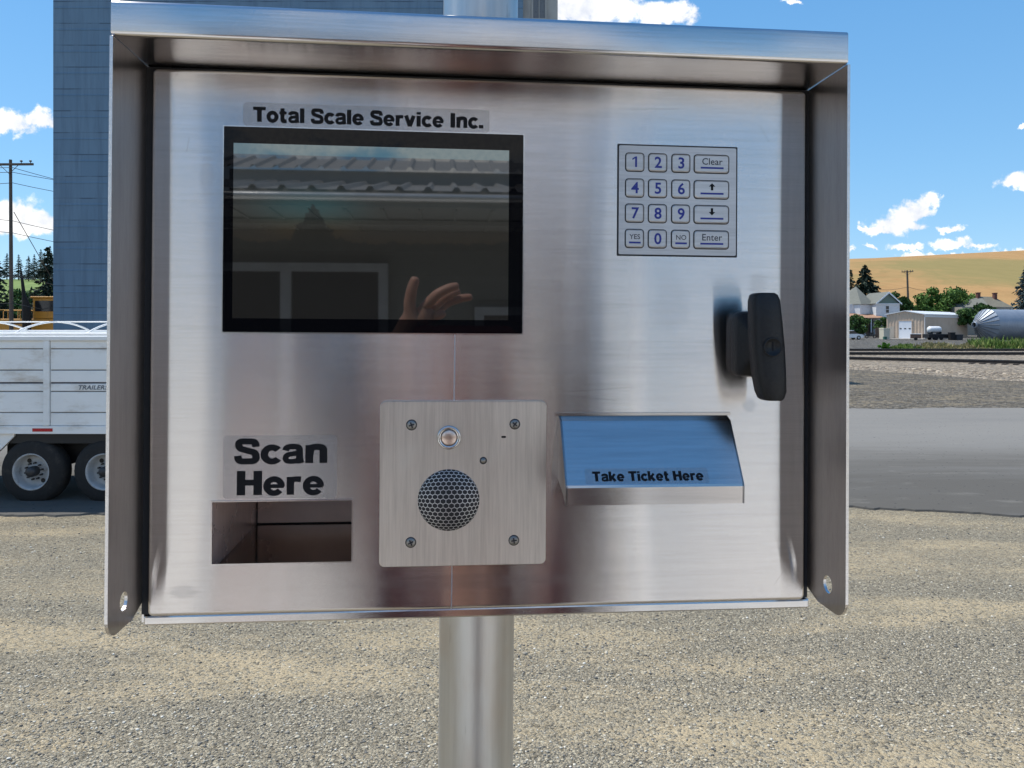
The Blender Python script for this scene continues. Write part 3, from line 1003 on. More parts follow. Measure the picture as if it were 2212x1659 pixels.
# ---- keypad
mb = MB()
mb.prism(ring2(140.6, 63.8, 238.0, 151.7, 1.2), lambda a, b, d: (a, d, b), -.4, 0.9)
mb.prism(ring2(139.3, 62.5, 239.3, 153.0, .8), lambda a, b, d: (a, d, b), 0.02, 0.22, 1)
pad = kp('keypad', mb, [S_KEY, S_DARK])
def text_mesh(body, size, off=0.0, spacing=1.0, shear=0.0):
    """flat lettering as (u, w, v) geometry centred on x"""
    c = bpy.data.curves.new('lettering', 'FONT')
    c.body = body
    c.size = size
    c.offset = off * size
    c.space_character = spacing
    c.shear = shear
    c.align_x = 'CENTER'
    c.resolution_u = 3
    o = bpy.data.objects.new('lettering', c)
    col.objects.link(o)
    dg = bpy.context.evaluated_depsgraph_get()
    me = bpy.data.meshes.new_from_object(o.evaluated_get(dg))
    vs = [(v.co.x, 0.0, v.co.y) for v in me.vertices]
    fs = [tuple(f.vertices) for f in me.polygons]
    bpy.data.objects.remove(o)
    bpy.data.curves.remove(c)
    bpy.data.meshes.remove(me)
    return vs, fs
COLS = [146.2, 165.1, 184.3, 202.9]
WID = [14.6, 14.6, 14.6, 28.6]
ROWS = [145.4, 124.5, 104.2, 83.7]
LEG = [['1', '2', '3', 'Clear'], ['4', '5', '6', '^'], ['7', '8', '9', '_'], ['YES', '0', 'NO', 'Enter']]
KEYH = 14.3
for j in range(4):
    for i in range(4):
        u0, v1 = COLS[i], ROWS[j]
        u1, v0 = u0 + WID[i], v1 - KEYH
        mb = MB()
        mb.prism(ring2(u0 - .7, v0 - .7, u1 + .7, v1 + .7, 3.0), lambda a, b, d: (a, d, b), .85, .98, 1)
        lo = ring2(u0, v0, u1, v1, 2.4)
        md = ring2(u0 + .1, v0 + .1, u1 - .1, v1 - .1, 2.3)
        hi = ring2(u0 + .9, v0 + .9, u1 - .9, v1 - .9, 1.8)
        n = len(lo)
        vs = [(a, .9, b) for a, b in lo] + [(a, 2.0, b) for a, b in md] + [(a, 2.6, b) for a, b in hi]
        mb.add(vs, [(k * n + q, k * n + (q + 1) % n, (k + 1) * n + (q + 1) % n, (k + 1) * n + q) for k in range(2) for q in range(n)] + [tuple(range(2 * n, 3 * n))], 0)
        uc = (u0 + u1) / 2
        s = LEG[j][i]
        wl = 2.66
        if s in '^_':
            sg = 1 if s == '^' else -1
            cy = v1 - 5.0
            mb.add([(uc + a, wl, cy + sg * b) for a, b in ((-1, -2.9), (1, -2.9), (1, .2), (2.7, .2), (0, 3.0), (-2.7, .2), (-1, .2))], [(0, 1, 2, 6), (5, 3, 4)], 4)
        elif s == '1':
            mb.add([(uc - .2, wl, v0 + 2.9), (uc + 1.5, wl, v0 + 2.9), (uc + 1.5, wl, v1 - 2.8), (uc + .3, wl, v1 - 2.8), (uc - .2, wl, v1 - 4.4), (uc - 2.4, wl, v1 - 5.8), (uc - 2.4, wl, v1 - 4.4)], [(0, 1, 2, 3, 4), (4, 3, 6, 5)], 2)
        elif s.isdigit():
            vs, fs = text_mesh(s, 12.5, 0.022)
            mb.add([(a + uc, wl, b + v0 + 2.9) for a, _, b in vs], fs, 2)
        else:
            small = s in ('YES', 'NO')
            vs, fs = text_mesh(s, 5.6 if small else 7.6, 0.010, 1.02)
            mb.add([(a + uc, wl, b + v0 + (6.6 if small else 6.4)) for a, _, b in vs], fs, 3)
        if s in '^_' or s.isalpha():
            hw = 4.8 if i < 3 else 9.6
            mb.add([(uc - hw, wl, v0 + 3.0), (uc + hw, wl, v0 + 3.0), (uc + hw, wl, v0 + 4.5), (uc - hw, wl, v0 + 4.5)], [(0, 1, 2, 3)], 2)
        kp('key', mb, [S_KEY, S_DARK, BLUE, GREY_INK, BLACK], pad, fix=False)

# ---- intercom panel
PU0, PU1, PV0, PV1 = -48.0, 82.2, -183.2, -54.6
GC = (5.5, -131.9)
GR = 24.2
bm = bmesh.new()
outl = ring2(PU0, PV0, PU1, PV1, 4)
ov = [bm.verts.new((a, b, 0)) for a, b in outl]
hl = [(GC[0] + GR * math.cos(2 * math.pi * k / 48), GC[1] + GR * math.sin(2 * math.pi * k / 48)) for k in range(48)]
hv = [bm.verts.new((a, b, 0)) for a, b in hl]
bmesh.ops.triangle_fill(bm, use_beauty=True, edges=[bm.edges.new((q[i], q[(i + 1) % len(q)])) for q in (ov, hv) for i in range(len(q))])
bm.verts.index_update()
mb = MB()
mb.add([(v.co.x, 3.0, v.co.y) for v in bm.verts], [[v.index for v in f.verts] for f in bm.faces])
bm.free()
i_in = ring2(PU0 - .4, PV0 - .4, PU1 + .4, PV1 + .4, 4.3)
n = len(outl)
mb.add([(a, 3.0, b) for a, b in outl] + [(a, 2.6, b) for a, b in i_in] + [(a, 0.05, b) for a, b in i_in], [(k * n + q, k * n + (q + 1) % n, (k + 1) * n + (q + 1) % n, (k + 1) * n + q) for k in range(2) for q in range(n)], 0)
panel = kp('intercom_panel', mb, S_PLATE)
# perforated speaker grille, bulging like a shallow dome
mb = MB()
pitch = 3.62
def bowl(a, b):
    rr = min(1.0, math.hypot(a, b) / GR)
    th = rr * R(62)
    k = math.sin(th) / math.sin(R(62)) / max(rr, 1e-6) if rr > 1e-6 else R(62) / math.sin(R(62))
    return (GC[0] + a * k, 3.0 + 9.0 * (math.cos(th) - math.cos(R(62))), GC[1] + b * k)
for row in range(-9, 10):
    for q in range(-9, 10):
        cx = q * pitch + (pitch / 2 if row % 2 else 0)
        cy = row * pitch * 0.80
        if math.hypot(cx, cy) > GR + 1.5:
            continue
        out_ = []
        in_ = []
        for k in range(6):
            a = R(60 * k + 30)
            fy = 0.80 / 0.866
            ox, oy = cx + pitch / 1.732 * math.cos(a), cy + pitch / 1.732 * math.sin(a) * fy
            ix, iy = cx + (pitch / 1.732) * .89 * math.cos(a), cy + (pitch / 1.732) * .83 * math.sin(a) * fy
            for L, (px, py) in ((out_, (ox, oy)), (in_, (ix, iy))):
                d = math.hypot(px, py)
                if d > GR:
                    px, py = px * GR / d, py * GR / d
                L.append(bowl(px, py))
        mb.add(out_ + in_, [(k, (k + 1) % 6, 6 + (k + 1) % 6, 6 + k) for k in range(6)])
kp('speaker_grille', mb, S_KEY, panel)
mb = MB().lathe([(GR + .2, 1.9), (GR * .93, 2.4), (GR * .7, 4.4), (GR * .4, 6.0), (.05, 6.9)], (GC[0], 0, GC[1]), (0, 1, 0), 32)
kp('speaker', mb, S_DARK, panel)
SCREW = plain('screw_steel', (0.25, 0.24, 0.225), 0.35, 0.9)
for su, sv, rot in ((-23.9, -72.8, 20), (57.3, -72.5, 50), (-23.9, -164.6, 25), (57.1, -164.4, 8)):
    mb = MB()
    mb.lathe([(3.7, 3.02), (3.7, 3.35), (3.1, 3.9), (1.4, 4.25), (0.02, 4.3)], (su, 0, sv), (0, 1, 0), 20, 0)
    mb.lathe([(4.3, 3.03), (4.3, 3.06), (3.7, 3.06)], (su, 0, sv), (0, 1, 0), 20, 1)
    for k in (0, 90):
        a = R(rot + k)
        c, s_ = math.cos(a), math.sin(a)
        mb.add([(su + x * c - y * s_, 4.38 - .01 * (k > 0), sv + x * s_ + y * c) for x, y in ((-2.3, -.5), (2.3, -.5), (2.3, .5), (-2.3, .5))], [(0, 1, 2, 3)], 1)
    kp('screw', mb, [SCREW, S_DARK], panel)
BTN = steel('steel_button', (1, 0, 0), (300, 300, 300), 0.30, 0.7, base=(0.62, 0.50, 0.44))
mb = MB()
mb.lathe([(9.4, 3.02), (9.4, 4.6), (8.8, 5.3), (6.9, 5.3), (6.4, 4.4), (6.1, 3.6)], (5.4, 0, -82.7), (0, 1, 0), 36, 0)
ring_o = kp('call_button', mb, [S_PLAIN], panel)
mb = MB()
mb.lathe([(6.0, 3.4), (6.0, 4.9), (5.6, 5.2), (0.05, 5.0)], (5.4, 0, -82.7), (0, 1, 0), 36, 0)
kp('button_cap', mb, [BTN], panel)
mb = MB().lathe([(2.9, 3.02), (2.9, 3.25), (2.2, 3.3)], (32.5, 0, -101.1), (0, 1, 0), 20, 0).lathe([(2.25, 3.1), (1.6, 3.9), (.05, 4.2)], (32.5, 0, -101.1), (0, 1, 0), 20, 1)
kp('indicator_lamp', mb, [S_DARK, SCREW], panel)
mb = MB().prism(ring2(46.6, -83.4, 50.4, -81.8, .75), lambda a, b, d: (a, d, b), 2.9, 3.06)
kp('microphone_hole', mb, BLACK, panel)

# ---- scanner recess
P_WALL = steel('steel_recess', (0, 0, 1), (30, 700, 30), 0.28, 0.3, base=(0.80, 0.63, 0.56), dull=0.45)
m, t, p = new_mat('scanner_glass')
p.inputs['Base Color'].default_value = (0.040, 0.030, 0.022, 1)
p.inputs['Roughness'].default_value = 0.06
SG = m
a0, a1, b0, b1 = HOLE
DP = -142
bf_ = b0 - 8
mb = MB()
mb.quad((a0, -.2, b1), (a1, -.2, b1), (a1, DP, b1), (a0, DP, b1))
mb.quad((a0, -.2, bf_), (a1, -.2, bf_), (a1, DP, bf_), (a0, DP, bf_))
mb.quad((a0, -.2, bf_), (a0, -.2, b1), (a0, DP, b1), (a0, DP, bf_))
mb.quad((a1, -.2, bf_), (a1, -.2, b1), (a1, DP, b1), (a1, DP, bf_))
mb.quad((a0, DP, bf_), (a1, DP, bf_), (a1, DP, b1), (a0, DP, b1))
rec = kp('scanner_recess', mb, P_WALL, fix=False)
mb = MB().box((a0 + .4, DP + .4, bf_ + .4), (a1 - .4, -1.2, bf_ + 3.2))
kp('scanner_glass', mb, SG, rec)
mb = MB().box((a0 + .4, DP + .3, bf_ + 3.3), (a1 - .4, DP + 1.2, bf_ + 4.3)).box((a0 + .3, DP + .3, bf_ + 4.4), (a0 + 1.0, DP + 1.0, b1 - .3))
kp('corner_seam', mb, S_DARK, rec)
mb = MB()
for q in ((a0 - 1.1, b0 - 1.1, a1 + 1.1, b0), (a0 - 1.1, b1, a1 + 1.1, b1 + 1.1), (a0 - 1.1, b0, a0, b1), (a1, b0, a1 + 1.1, b1)):
    mb.box((q[0], -.3, q[1]), (q[2], .6, q[3]))
kp('recess_rim', mb, S_PLAIN, rec)

# ---- ticket chute hood
mb = MB()
prof = [(0, -66.0), (9, -69.5), (10, -71), (37.6, -114.8), (38.2, -116.6), (38.2, -129.6), (36.6, -129.6), (36.6, -117)]
side = [(0, -66.0), (9, -69.5), (10, -71), (37.6, -114.8), (38.2, -116.6), (38.2, -129.6), (30, -125), (0, -117.0)]
u0, u1 = 92.6, 231.2
n = len(prof)
mb.add([(u0, w, v) for w, v in prof] + [(u1, w, v) for w, v in prof], [(k, k + 1, n + k + 1, n + k) for k in range(n - 1)], 0)
for u in (u0, u1):
    s_ = 1 if u == u0 else -1
    mb.prism(side, lambda a, b, d: (d, a, b), u, u + s_ * 1.6, 1)
mb.prism([(0.05, -66.5), (1.2, -64.0), (1.2, -66.2)], lambda a, b, d: (d, a, b), u0 - 3, u1 + 3, 0)
S_CHUTE = steel('steel_chute', (0, -0.52, 0.85), (20, 20, 600), 0.16, 0.9, base=(0.60, 0.555, 0.53), groove=0.25)
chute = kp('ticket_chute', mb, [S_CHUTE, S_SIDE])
# label on the slanted face
sv = Vector((37.6 - 10, -114.8 + 71)).normalized()          # down the slope in (w, v)
nv = Vector((-sv.y, sv.x))
if nv.x < 0:
    nv = -nv
def slope(a, d, b):
    """a along the door, d off the face, b down the slope from its top"""
    return (a, 10 + sv.x * b + nv.x * d, -71 + sv.y * b + nv.y * d)
mb = MB()
q = ring2(108.2, 38.4, 204.2, 51.0, 1.5)
mb.add([slope(a, .15, b) for a, b in q] + [slope(a, .02, b) for a, b in q], [tuple(range(len(q)))] + [(k, (k + 1) % len(q), len(q) + (k + 1) % len(q), len(q) + k) for k in range(len(q))])
tl = kp('ticket_label', mb, FILM3, chute)
mb = bold('Take Ticket Here', 86.2, 7.7)
mb.v = [slope(113.8 + a, .15 + h, 48.6 - b) for a, h, b in mb.v]
kp('lettering', mb, BLACK, chute, fix=False)

# ---- T handle
mb = MB()
base = ring2(234.6, -34.5, 262.0, 18.4, 7)
n = len(base)
cxh, cyh = 248.4, -8.0
vs = []
for f, w in ((1.0, 0.1), (1.0, 8), (0.93, 13), (.62, 20), (.5, 30)):
    vs += [(cxh + (a - cxh) * f, w, cyh + (b - cyh) * (f if f > .9 else f * .9)) for a, b in base]
mb.add(vs, [(k * n + q, k * n + (q + 1) % n, (k + 1) * n + (q + 1) % n, (k + 1) * n + q) for k in range(4) for q in range(n)], 0, True)
hb = kp('handle', mb, HANDLE, label='black plastic T handle base')
mb = MB()
grip = []
for z_, hw, cx_ in ((31.5, 7.5, 245.5), (30.2, 10.0, 245.6), (26, 11.2, 245.9), (10, 12.2, 246.8), (-10, 12.9, 248.2), (-30, 12.4, 249.8), (-44, 11.0, 251.4), (-49, 9.4, 251.8), (-50.6, 7.0, 252.0)):
    grip.append((z_, hw, cx_))
secs = []
for z_, hw, cx_ in grip:
    s_ = []
    for a, b in rsteps(0, 0, 1, 0, 337.5, 15):
        ca = math.copysign(abs(a) ** .55, a)
        cb = math.copysign(abs(b) ** .55, b)
        s_.append((cx_ + ca * hw * .96, 38 + cb * 10.5 * (0.8 if abs(z_) > 29 and z_ > 0 or z_ < -48 else 1), z_))
    secs.append(s_)
n = 16
mb.add([p_ for s_ in secs for p_ in s_], [(i * n + k, i * n + (k + 1) % n, (i + 1) * n + (k + 1) % n, (i + 1) * n + k) for i in range(len(secs) - 1) for k in range(n)] + [tuple(range(n)), tuple(range((len(secs) - 1) * n, len(secs) * n))], 0, True)
kp('handle_grip', mb, HANDLE, hb)
mb = MB()
mb.lathe([(7.3, 47.5), (7.3, 49.4), (6.7, 49.9), (6.1, 49.5), (6.0, 49.0), (0.05, 49.0)], (248.3, 0, -9.8), (0, 1, 0), 28, 0)
mb.box((247.7, 49.0, -12.5), (248.9, 49.2, -6.0), 1)
kp('lock_cylinder', mb, [HANDLE, BLACK], hb)

# ================================================================== left background
WHITE = plain('white_paint', (0.80, 0.81, 0.80), 0.42, var=0.06, scale=1.2, dirt=((0.42, 0.34, 0.24), 1.5, (0.8, 1, 2.2), 0.65))
WHITE_RAIL = plain('white_rail', (0.78, 0.78, 0.76), 0.4, var=0.05)
RUBBER = plain('rubber', (0.014, 0.014, 0.014), 0.85, var=0.3, scale=20, dirt=((0.06, 0.052, 0.042), 6, (1, 1, 1), 0.6))
RIM_W = plain('wheel_white', (0.40, 0.42, 0.43), 0.5, var=0.25, scale=6, dirt=((0.12, 0.10, 0.08), 6, (1, 1, 1), 0.8))
BLACK_P = plain('black_steel', (0.012, 0.012, 0.013), 0.6)
RED = plain('red_reflector', (0.42, 0.012, 0.02), 0.25)
NAVY = plain('navy_stripe', (0.012, 0.018, 0.05), 0.4)
GREASE = plain('greasy_hub', (0.03, 0.03, 0.032), 0.5)

TY = 12.6
trailer = empty('grain_trailer', (-8.3, TY + 1.25, 0.0), R(-0.0), 'long white ribbed grain trailer parked across the yard, lettered along its side', 'trailer')
TX0, TX1 = -7.5, 3.3          # relative to the empty
def tp(name, mb, mats, parent=None, **k):
    return mb.build(name, mats, parent or trailer, **k)
ZB, ZT = 1.29, 2.72
SEAM = plain('panel_seam', (0.20, 0.195, 0.18), 0.7)
yf = -1.25                    # near side
mb = MB()
mb.box((TX0, yf + .03, ZB), (TX1, 1.22, ZT - .12))
body = tp('body', mb, WHITE)
# near-side sheets with pressed ribs
rows = [(1.30, 1.505), (1.522, 1.85), (1.868, 1.985), (2.012, 2.20), (2.218, 2.55), (2.567, 2.69)]
posts = [TX0 + .3, TX0 + 2.1, TX0 + 3.9, TX0 + 5.7, 0.73, 2.55]
posts = [-7.0, -5.1, -3.2, -1.25, 0.68, 2.6]
mb = MB()
for a, b in zip(posts, posts[1:]):
    for z0, z1 in rows:
        mb.box((a + .055, yf, z0), (b - .055, yf + .028, z1), 0, .006, 1)
tp('side_sheet', mb, WHITE, body)
mb = MB()
for a, b in zip(posts, posts[1:]):
    mb.box((a + .06, yf + .015, 1.99), (b - .06, yf + .024, 2.012))
tp('stripe', mb, NAVY, body)
mb = MB()
for a, b in zip(posts, posts[1:]):
    for z in (1.5135, 1.859, 2.209, 2.5585):
        mb.box((a + .06, yf + .02, z - .009), (b - .06, yf + .027, z + .009))
tp('seam', mb, SEAM, body)
for a in posts:
    mb = MB().box((a - .05, yf - .03, 1.30), (a + .05, yf + .03, 2.69), 0, .008, 1)
    tp('side_post', mb, WHITE)
mb = MB().box((TX0, yf - .035, 2.69), (TX1, yf + .08, 2.765), 0, .012, 2)
mb.tube([(TX0, yf + .05, 2.80), (TX1, yf + .05, 2.80)], .022, 8)
tp('top_rail', mb, WHITE_RAIL)
mb = MB().box((TX0, 1.12, 2.72), (TX1, 1.25, 2.86), 0, .012, 2)
tp('top_rail', mb, WHITE_RAIL)
mb = MB().tube([(TX0, 0, 3.01), (TX1, 0, 3.01)], .013, 6)
tp('ridge_strap', mb, WHITE_RAIL)
for i in range(9):
    x = -7.1 + i * 1.2
    pts = [(x + .0 * k, yf + .05 + 2.4 * k / 12, 2.80 + .21 * math.sin(math.pi * k / 12) ** .8) for k in range(13)]
    tp('tarp_bow', MB().tube(pts, .017, 6), WHITE_RAIL)
mb = MB().box((TX0, yf - .02, 1.165), (TX1, yf + .06, 1.295), 0, .006, 1)
tp('side_frame', mb, WHITE)
mb = MB().box((TX0, yf + .07, 1.0), (TX1, 1.2, 1.285))
tp('underframe', mb, BLACK_P)
for x in (-5.4, -2.4, 0.62):
    tp('reflector', MB().box((x - .165, yf - .026, 1.205), (x + .165, yf - .021, 1.258)), RED)
vs, fs = text_mesh('TRAILERS', 0.098, 0.03, 1.05, 0.25)
mb = MB().add([(a * 1.15 + 1.43, -1.2535, b + 1.893) for a, _, b in vs], fs)
tp('lettering', mb, plain('grey_letters', (0.13, 0.15, 0.18), 0.5), body, fix=False)
# bracket ahead of the wheels
mb = MB().prism([(-1.1, .38), (-.62, .40), (.12, 1.12), (.12, 1.16), (-.20, 1.16), (-1.3, .62)], lambda a, b, d: (a, d, b), yf + .03, yf + .10)
tp('mudguard_bracket', mb, WHITE)
mb = MB().box((-1.4, yf + .0, .78), (-.36, yf + .12, .92))
tp('step_bar', mb, BLACK_P)
def wheel(x, side):
    s = -1 if side == 0 else 1
    yo = 0 + s * 1.22
    rb = .535
    mb = MB()
    mb.lathe([(.30, -.01), (.40, .0), (.49, .015), (rb - .01, .06), (rb, .10), (rb, .24), (rb - .02, .28), (.42, .30), (.30, .30)], (x, yo, rb), (0, -s, 0), 40, 0)
    wt_ = tp('wheel', mb, RUBBER)
    mb = MB()
    mb.lathe([(.30, .0), (.305, -.012), (.285, -.005), (.27, .03), (.262, .12), (.235, .15), (.15, .155), (.13, .11), (.02, .11)], (x, yo, rb), (0, -s, 0), 40, 0)
    tp('rim', mb, RIM_W, wt_)
    mb = MB()
    mb.lathe([(.085, .11), (.085, -.02), (.06, -.05), (.005, -.055)], (x, yo, rb), (0, -s, 0), 20, 0)
    for k in range(10):
        a = 2 * math.pi * k / 10 + .2
        c = Vector((x + .135 * math.cos(a), yo - s * .105, rb + .135 * math.sin(a)))
        mb.tube([c, c + Vector((0, s * .06, 0))], .016, 6)
    tp('hub', mb, GREASE, wt_)
    for k in (2.2, 5.3):
        c = Vector((x + .20 * math.cos(k), yo - s * .148, rb + .20 * math.sin(k)))
        tp('hand_hole', MB().disc(c + Vector((0, s * .004, 0)), (0, s, 0), .038, 16), BLACK_P, wt_)
for x in (.40, 1.60):
    for side in (0, 1):
        wheel(x, side)
mb = MB().tube([(.40, -1.1, .535), (.40, 1.1, .535)], .07, 10).tube([(1.60, -1.1, .535), (1.60, 1.1, .535)], .07, 10).box((-.3, -.75, .62), (2.3, .75, .98))
tp('axle', mb, BLACK_P)

# ---- elevator tower
m, t, p = new_mat('tower_panel')
tc = t.new('ShaderNodeTexCoord').outputs['Object']
st_ = t.new('ShaderNodeSeparateXYZ')
t.put(st_.inputs[0], tc)
n1 = t.noise(t.mapping(tc, (2.2, 2.2, .22)), 1.0, 6, .65)
dash = t.noise(t.mapping(tc, (.55, .55, .8)), 1.0, 4, .6)
row = t.math('FRACT', t.math('DIVIDE', t.math('ADD', st_.outputs[2], t.math('MULTIPLY', dash, .05)), 1.28))
lap = t.math('MULTIPLY', t.math('LESS_THAN', row, .045), t.math('MULTIPLY_ADD', t.sstep(dash, .42, .58), .75, .25))
colm = t.math('FRACT', t.math('DIVIDE', st_.outputs[0], 1.02))
vj = t.math('MULTIPLY', t.math('LESS_THAN', colm, .03), .16)
pid = t.new('ShaderNodeTexWhiteNoise', noise_dimensions='2D')
cv_ = t.new('ShaderNodeCombineXYZ')
t.put(cv_.inputs[0], t.math('FLOOR', t.math('DIVIDE', st_.outputs[2], 1.28)))
t.put(cv_.inputs[1], t.math('FLOOR', t.math('DIVIDE', st_.outputs[0], 3.06)))
t.put(pid.inputs['Vector'], cv_.outputs[0])
cc = t.mix(pid.outputs['Value'], (0.098, 0.180, 0.268), (0.118, 0.204, 0.292))
cc = t.mix(t.math('MULTIPLY', t.sstep(n1, .4, .7), .7), cc, (0.070, 0.128, 0.195))
cc = t.mix(t.math('MULTIPLY', t.sstep(t.noise(t.mapping(tc, (5, 5, .12)), 1.0, 6, .7), .58, .72), .35), cc, (0.15, 0.20, 0.25))
cc = t.mix(t.math('MAXIMUM', lap, vj), cc, (0.035, 0.070, 0.115))
t.put(p.inputs['Base Color'], cc)
p.inputs['Roughness'].default_value = .55
M['tower'] = m
TWY = 45
tower = empty('elevator_tower', (-13, TWY, 0.25), 0, 'tall blue grey panelled elevator tower rising behind the kiosk', 'tower')
mb = MB()
mb.box((-13.85, 0, -.4), (13.65, 16, 34), 0)
tp('wall', mb, m, tower)
mb = MB().box((-14.1, -.25, 34), (13.9, 16.2, 34.6))
tp('parapet', mb, m, tower)
# horizontal sheet laps stand a little proud
mb = MB()
for k in range(1, 27):
    z = -.4 + 1.28 * k
    mb.prism([(0, z), (-.022, z + .004), (0, z + .10)], lambda a, b, d: (d, a, b), -13.84, 13.64)
tp('sheet_lap', mb, m, tower)
CONC = plain('pale_concrete', (0.33, 0.34, 0.33), 0.8, var=.15, scale=.8, dirt=((0.2, 0.2, 0.2), 1.2, (1, 1, .2), .5))
mb = MB().box((13.66, .4, -.4), (15.7, 9, 34))
leg = tp('annex', mb, CONC, tower)
mb = MB()
mb.box((14.25, .34, 20.9), (14.95, .41, 23.2))
tp('window', mb, plain('tower_window', (0.10, 0.115, 0.13), .3), tower)
mb = MB().box((14.15, .30, 20.8), (14.25, .42, 23.3)).box((14.95, .30, 20.8), (15.05, .42, 23.3)).box((14.25, .30, 23.2), (14.95, .42, 23.3)).box((14.25, .30, 20.8), (14.95, .42, 20.9)).box((14.58, .31, 20.9), (14.62, .42, 23.2))
tp('window_frame', mb, CONC, tower)

# ---- power poles
WOOD = plain('weathered_wood', (0.105, 0.085, 0.07), 0.85, var=.3, scale=3, streak=(6, 6, .5))
def power_pole(label, base, h, r, arm_w, arm_z, rot, lean=0.0, group=None):
    e = empty('utility_pole', base, rot, label, 'utility pole', group)
    e.rotation_euler = (0, lean, rot)
    tp('pole', MB().tube([(0, 0, -.3), (0, 0, h * .5), (0, 0, h)], [r, r * .85, r * .68], 10), WOOD, e)
    c = tp('crossarm', MB().box((-arm_w, -r - .06, arm_z - .09), (arm_w, -r + .06, arm_z + .09), 0, .01, 1), WOOD, e)
    mb = MB()
    for sx in (-1, 1):
        mb.tube([(sx * .75, -r, arm_z - .05), (0, -r, arm_z - .75)], .025, 5)
    tp('brace', mb, WOOD, e)
    for x in (-arm_w * .9, -arm_w * .45, arm_w * .5, arm_w * .88):
        tp('insulator', MB().lathe([(.03, 0), (.03, .1), (.11, .12), (.10, .2), (.03, .26), (.005, .27)], (x, -r, arm_z + .09), (0, 0, 1), 8), plain_ins, e)
    return e
plain_ins = plain('insulator', (0.07, 0.08, 0.09), .3)
pb = at(25, 730, 62)
power_pole('tall dark utility pole with crossarm beside the grey tower', (pb.x, 62, .3), at(27, 345, 62).z - .3, .17, 1.95, at(27, 356, 62).z - .3, 0, R(-.3))
WIRE = plain('wire', (0.03, 0.035, 0.04), .6)
pole_x = at(27, 400, 62).x
wires = [(372, (-240, 352), (260, 402)), (395, (-200, 385), (250, 430)), (477, (-200, 430), (260, 520)), (503, (-220, 455), (250, 540)), (594, (-200, 570), (260, 640)), (655, (-200, 640), (260, 690)), (362, (-200, 340), (300, 430))]
for k, (yc, L_, R_) in enumerate(wires):
    a = at(L_[0], L_[1], 56)
    b = at(27, yc, 61.7)
    c = at(R_[0] + 60, R_[1] + 8, 78)
    pts = []
    for s0, s1 in ((a, b), (b, c)):
        for q in range(8):
            f = q / 8
            pp = s0.lerp(s1, f)
            pp.z -= .5 * f * (1 - f) * 2
            pts.append(pp)
    pts.append(c)
    o = MB().tube([p_ - b for p_ in pts], .024, 5).build('power_line', WIRE, loc=b)
    tag(o, 'thin dark power line strung from the tall pole past the tower', 'power line', 'power lines on the tall pole')
o = MB().tube([(0, 0, 0), at(118, 612, 70) - at(30, 458, 61.8)], .03, 5).build('guy_wire', WIRE, loc=at(30, 458, 61.8))
tag(o, 'slanting guy wire running down from the tall pole to the fir', 'guy wire')
# leaning dead snag
b = at(58, 700, 64)
o = MB().tube([Vector((0, 0, -.6)), at(57, 662, 64) - b, at(52, 640, 64) - b, at(48, 605, 64) - b, at(44, 575, 64) - b], [.34, .34, .16, .11, .04], 8).build('dead_trunk', plain('dark_bark', (0.02, 0.018, 0.016), .9), loc=b)
tag(o, 'bare dark leaning tree trunk between the utility pole and the fir', 'tree')

# ---- trees
def leaf_mat(name, stops):
    m, t, p = new_mat(name)
    g = t.new('ShaderNodeNewGeometry').outputs['Random Per Island']
    tc = t.new('ShaderNodeTexCoord').outputs['Object']
    n = t.noise(tc, .9, 4, .6)
    t.put(p.inputs['Base Color'], t.ramp(t.math('MULTIPLY_ADD', g, .6, t.math('MULTIPLY', n, .4)), stops))
    p.inputs['Roughness'].default_value = .75
    p.inputs['Specular IOR Level'].default_value = .25
    return m
FIR = leaf_mat('fir_needles', [(0.2, (0.010, 0.022, 0.016)), (0.5, (0.018, 0.036, 0.024)), (0.8, (0.035, 0.055, 0.036))])
SPRUCE = leaf_mat('spruce_needles', [(0.2, (0.022, 0.045, 0.050)), (0.5, (0.038, 0.066, 0.072)), (0.8, (0.07, 0.10, 0.105))])
LEAF = leaf_mat('leaves', [(0.2, (0.035, 0.080, 0.016)), (0.5, (0.075, 0.150, 0.028)), (0.8, (0.14, 0.23, 0.05))])
LEAF2 = leaf_mat('dark_leaves', [(0.2, (0.022, 0.055, 0.014)), (0.5, (0.045, 0.100, 0.024)), (0.8, (0.09, 0.16, 0.04))])
WEED = leaf_mat('weeds', [(0.1, (0.06, 0.13, 0.02)), (0.5, (0.13, 0.21, 0.04)), (0.9, (0.26, 0.26, 0.09))])
WEED_Y = leaf_mat('dry_weeds', [(0.1, (0.12, 0.15, 0.04)), (0.5, (0.27, 0.23, 0.10)), (0.9, (0.40, 0.33, 0.18))])
BARK = plain('bark', (0.05, 0.04, 0.03), .9)
def leafmesh(name, C, D, U, mat, parent, wid):
    """many small rhombic leaf sprays: centre C, half length D, half width U"""
    n = len(C)
    V = np.stack([C - D, C + U * wid, C + D, C - U * wid], 1).reshape(-1, 3)
    me = bpy.data.meshes.new(name)
    me.vertices.add(4 * n)
    me.vertices.foreach_set('co', V.ravel())
    me.loops.add(4 * n)
    me.loops.foreach_set('vertex_index', np.arange(4 * n))
    me.polygons.add(n)
    me.polygons.foreach_set('loop_start', np.arange(n) * 4)
    me.polygons.foreach_set('loop_total', np.full(n, 4))
    me.update()
    me.validate()
    me.materials.append(mat)
    o = bpy.data.objects.new(name, me)
    col.objects.link(o)
    o.parent = parent
    return o
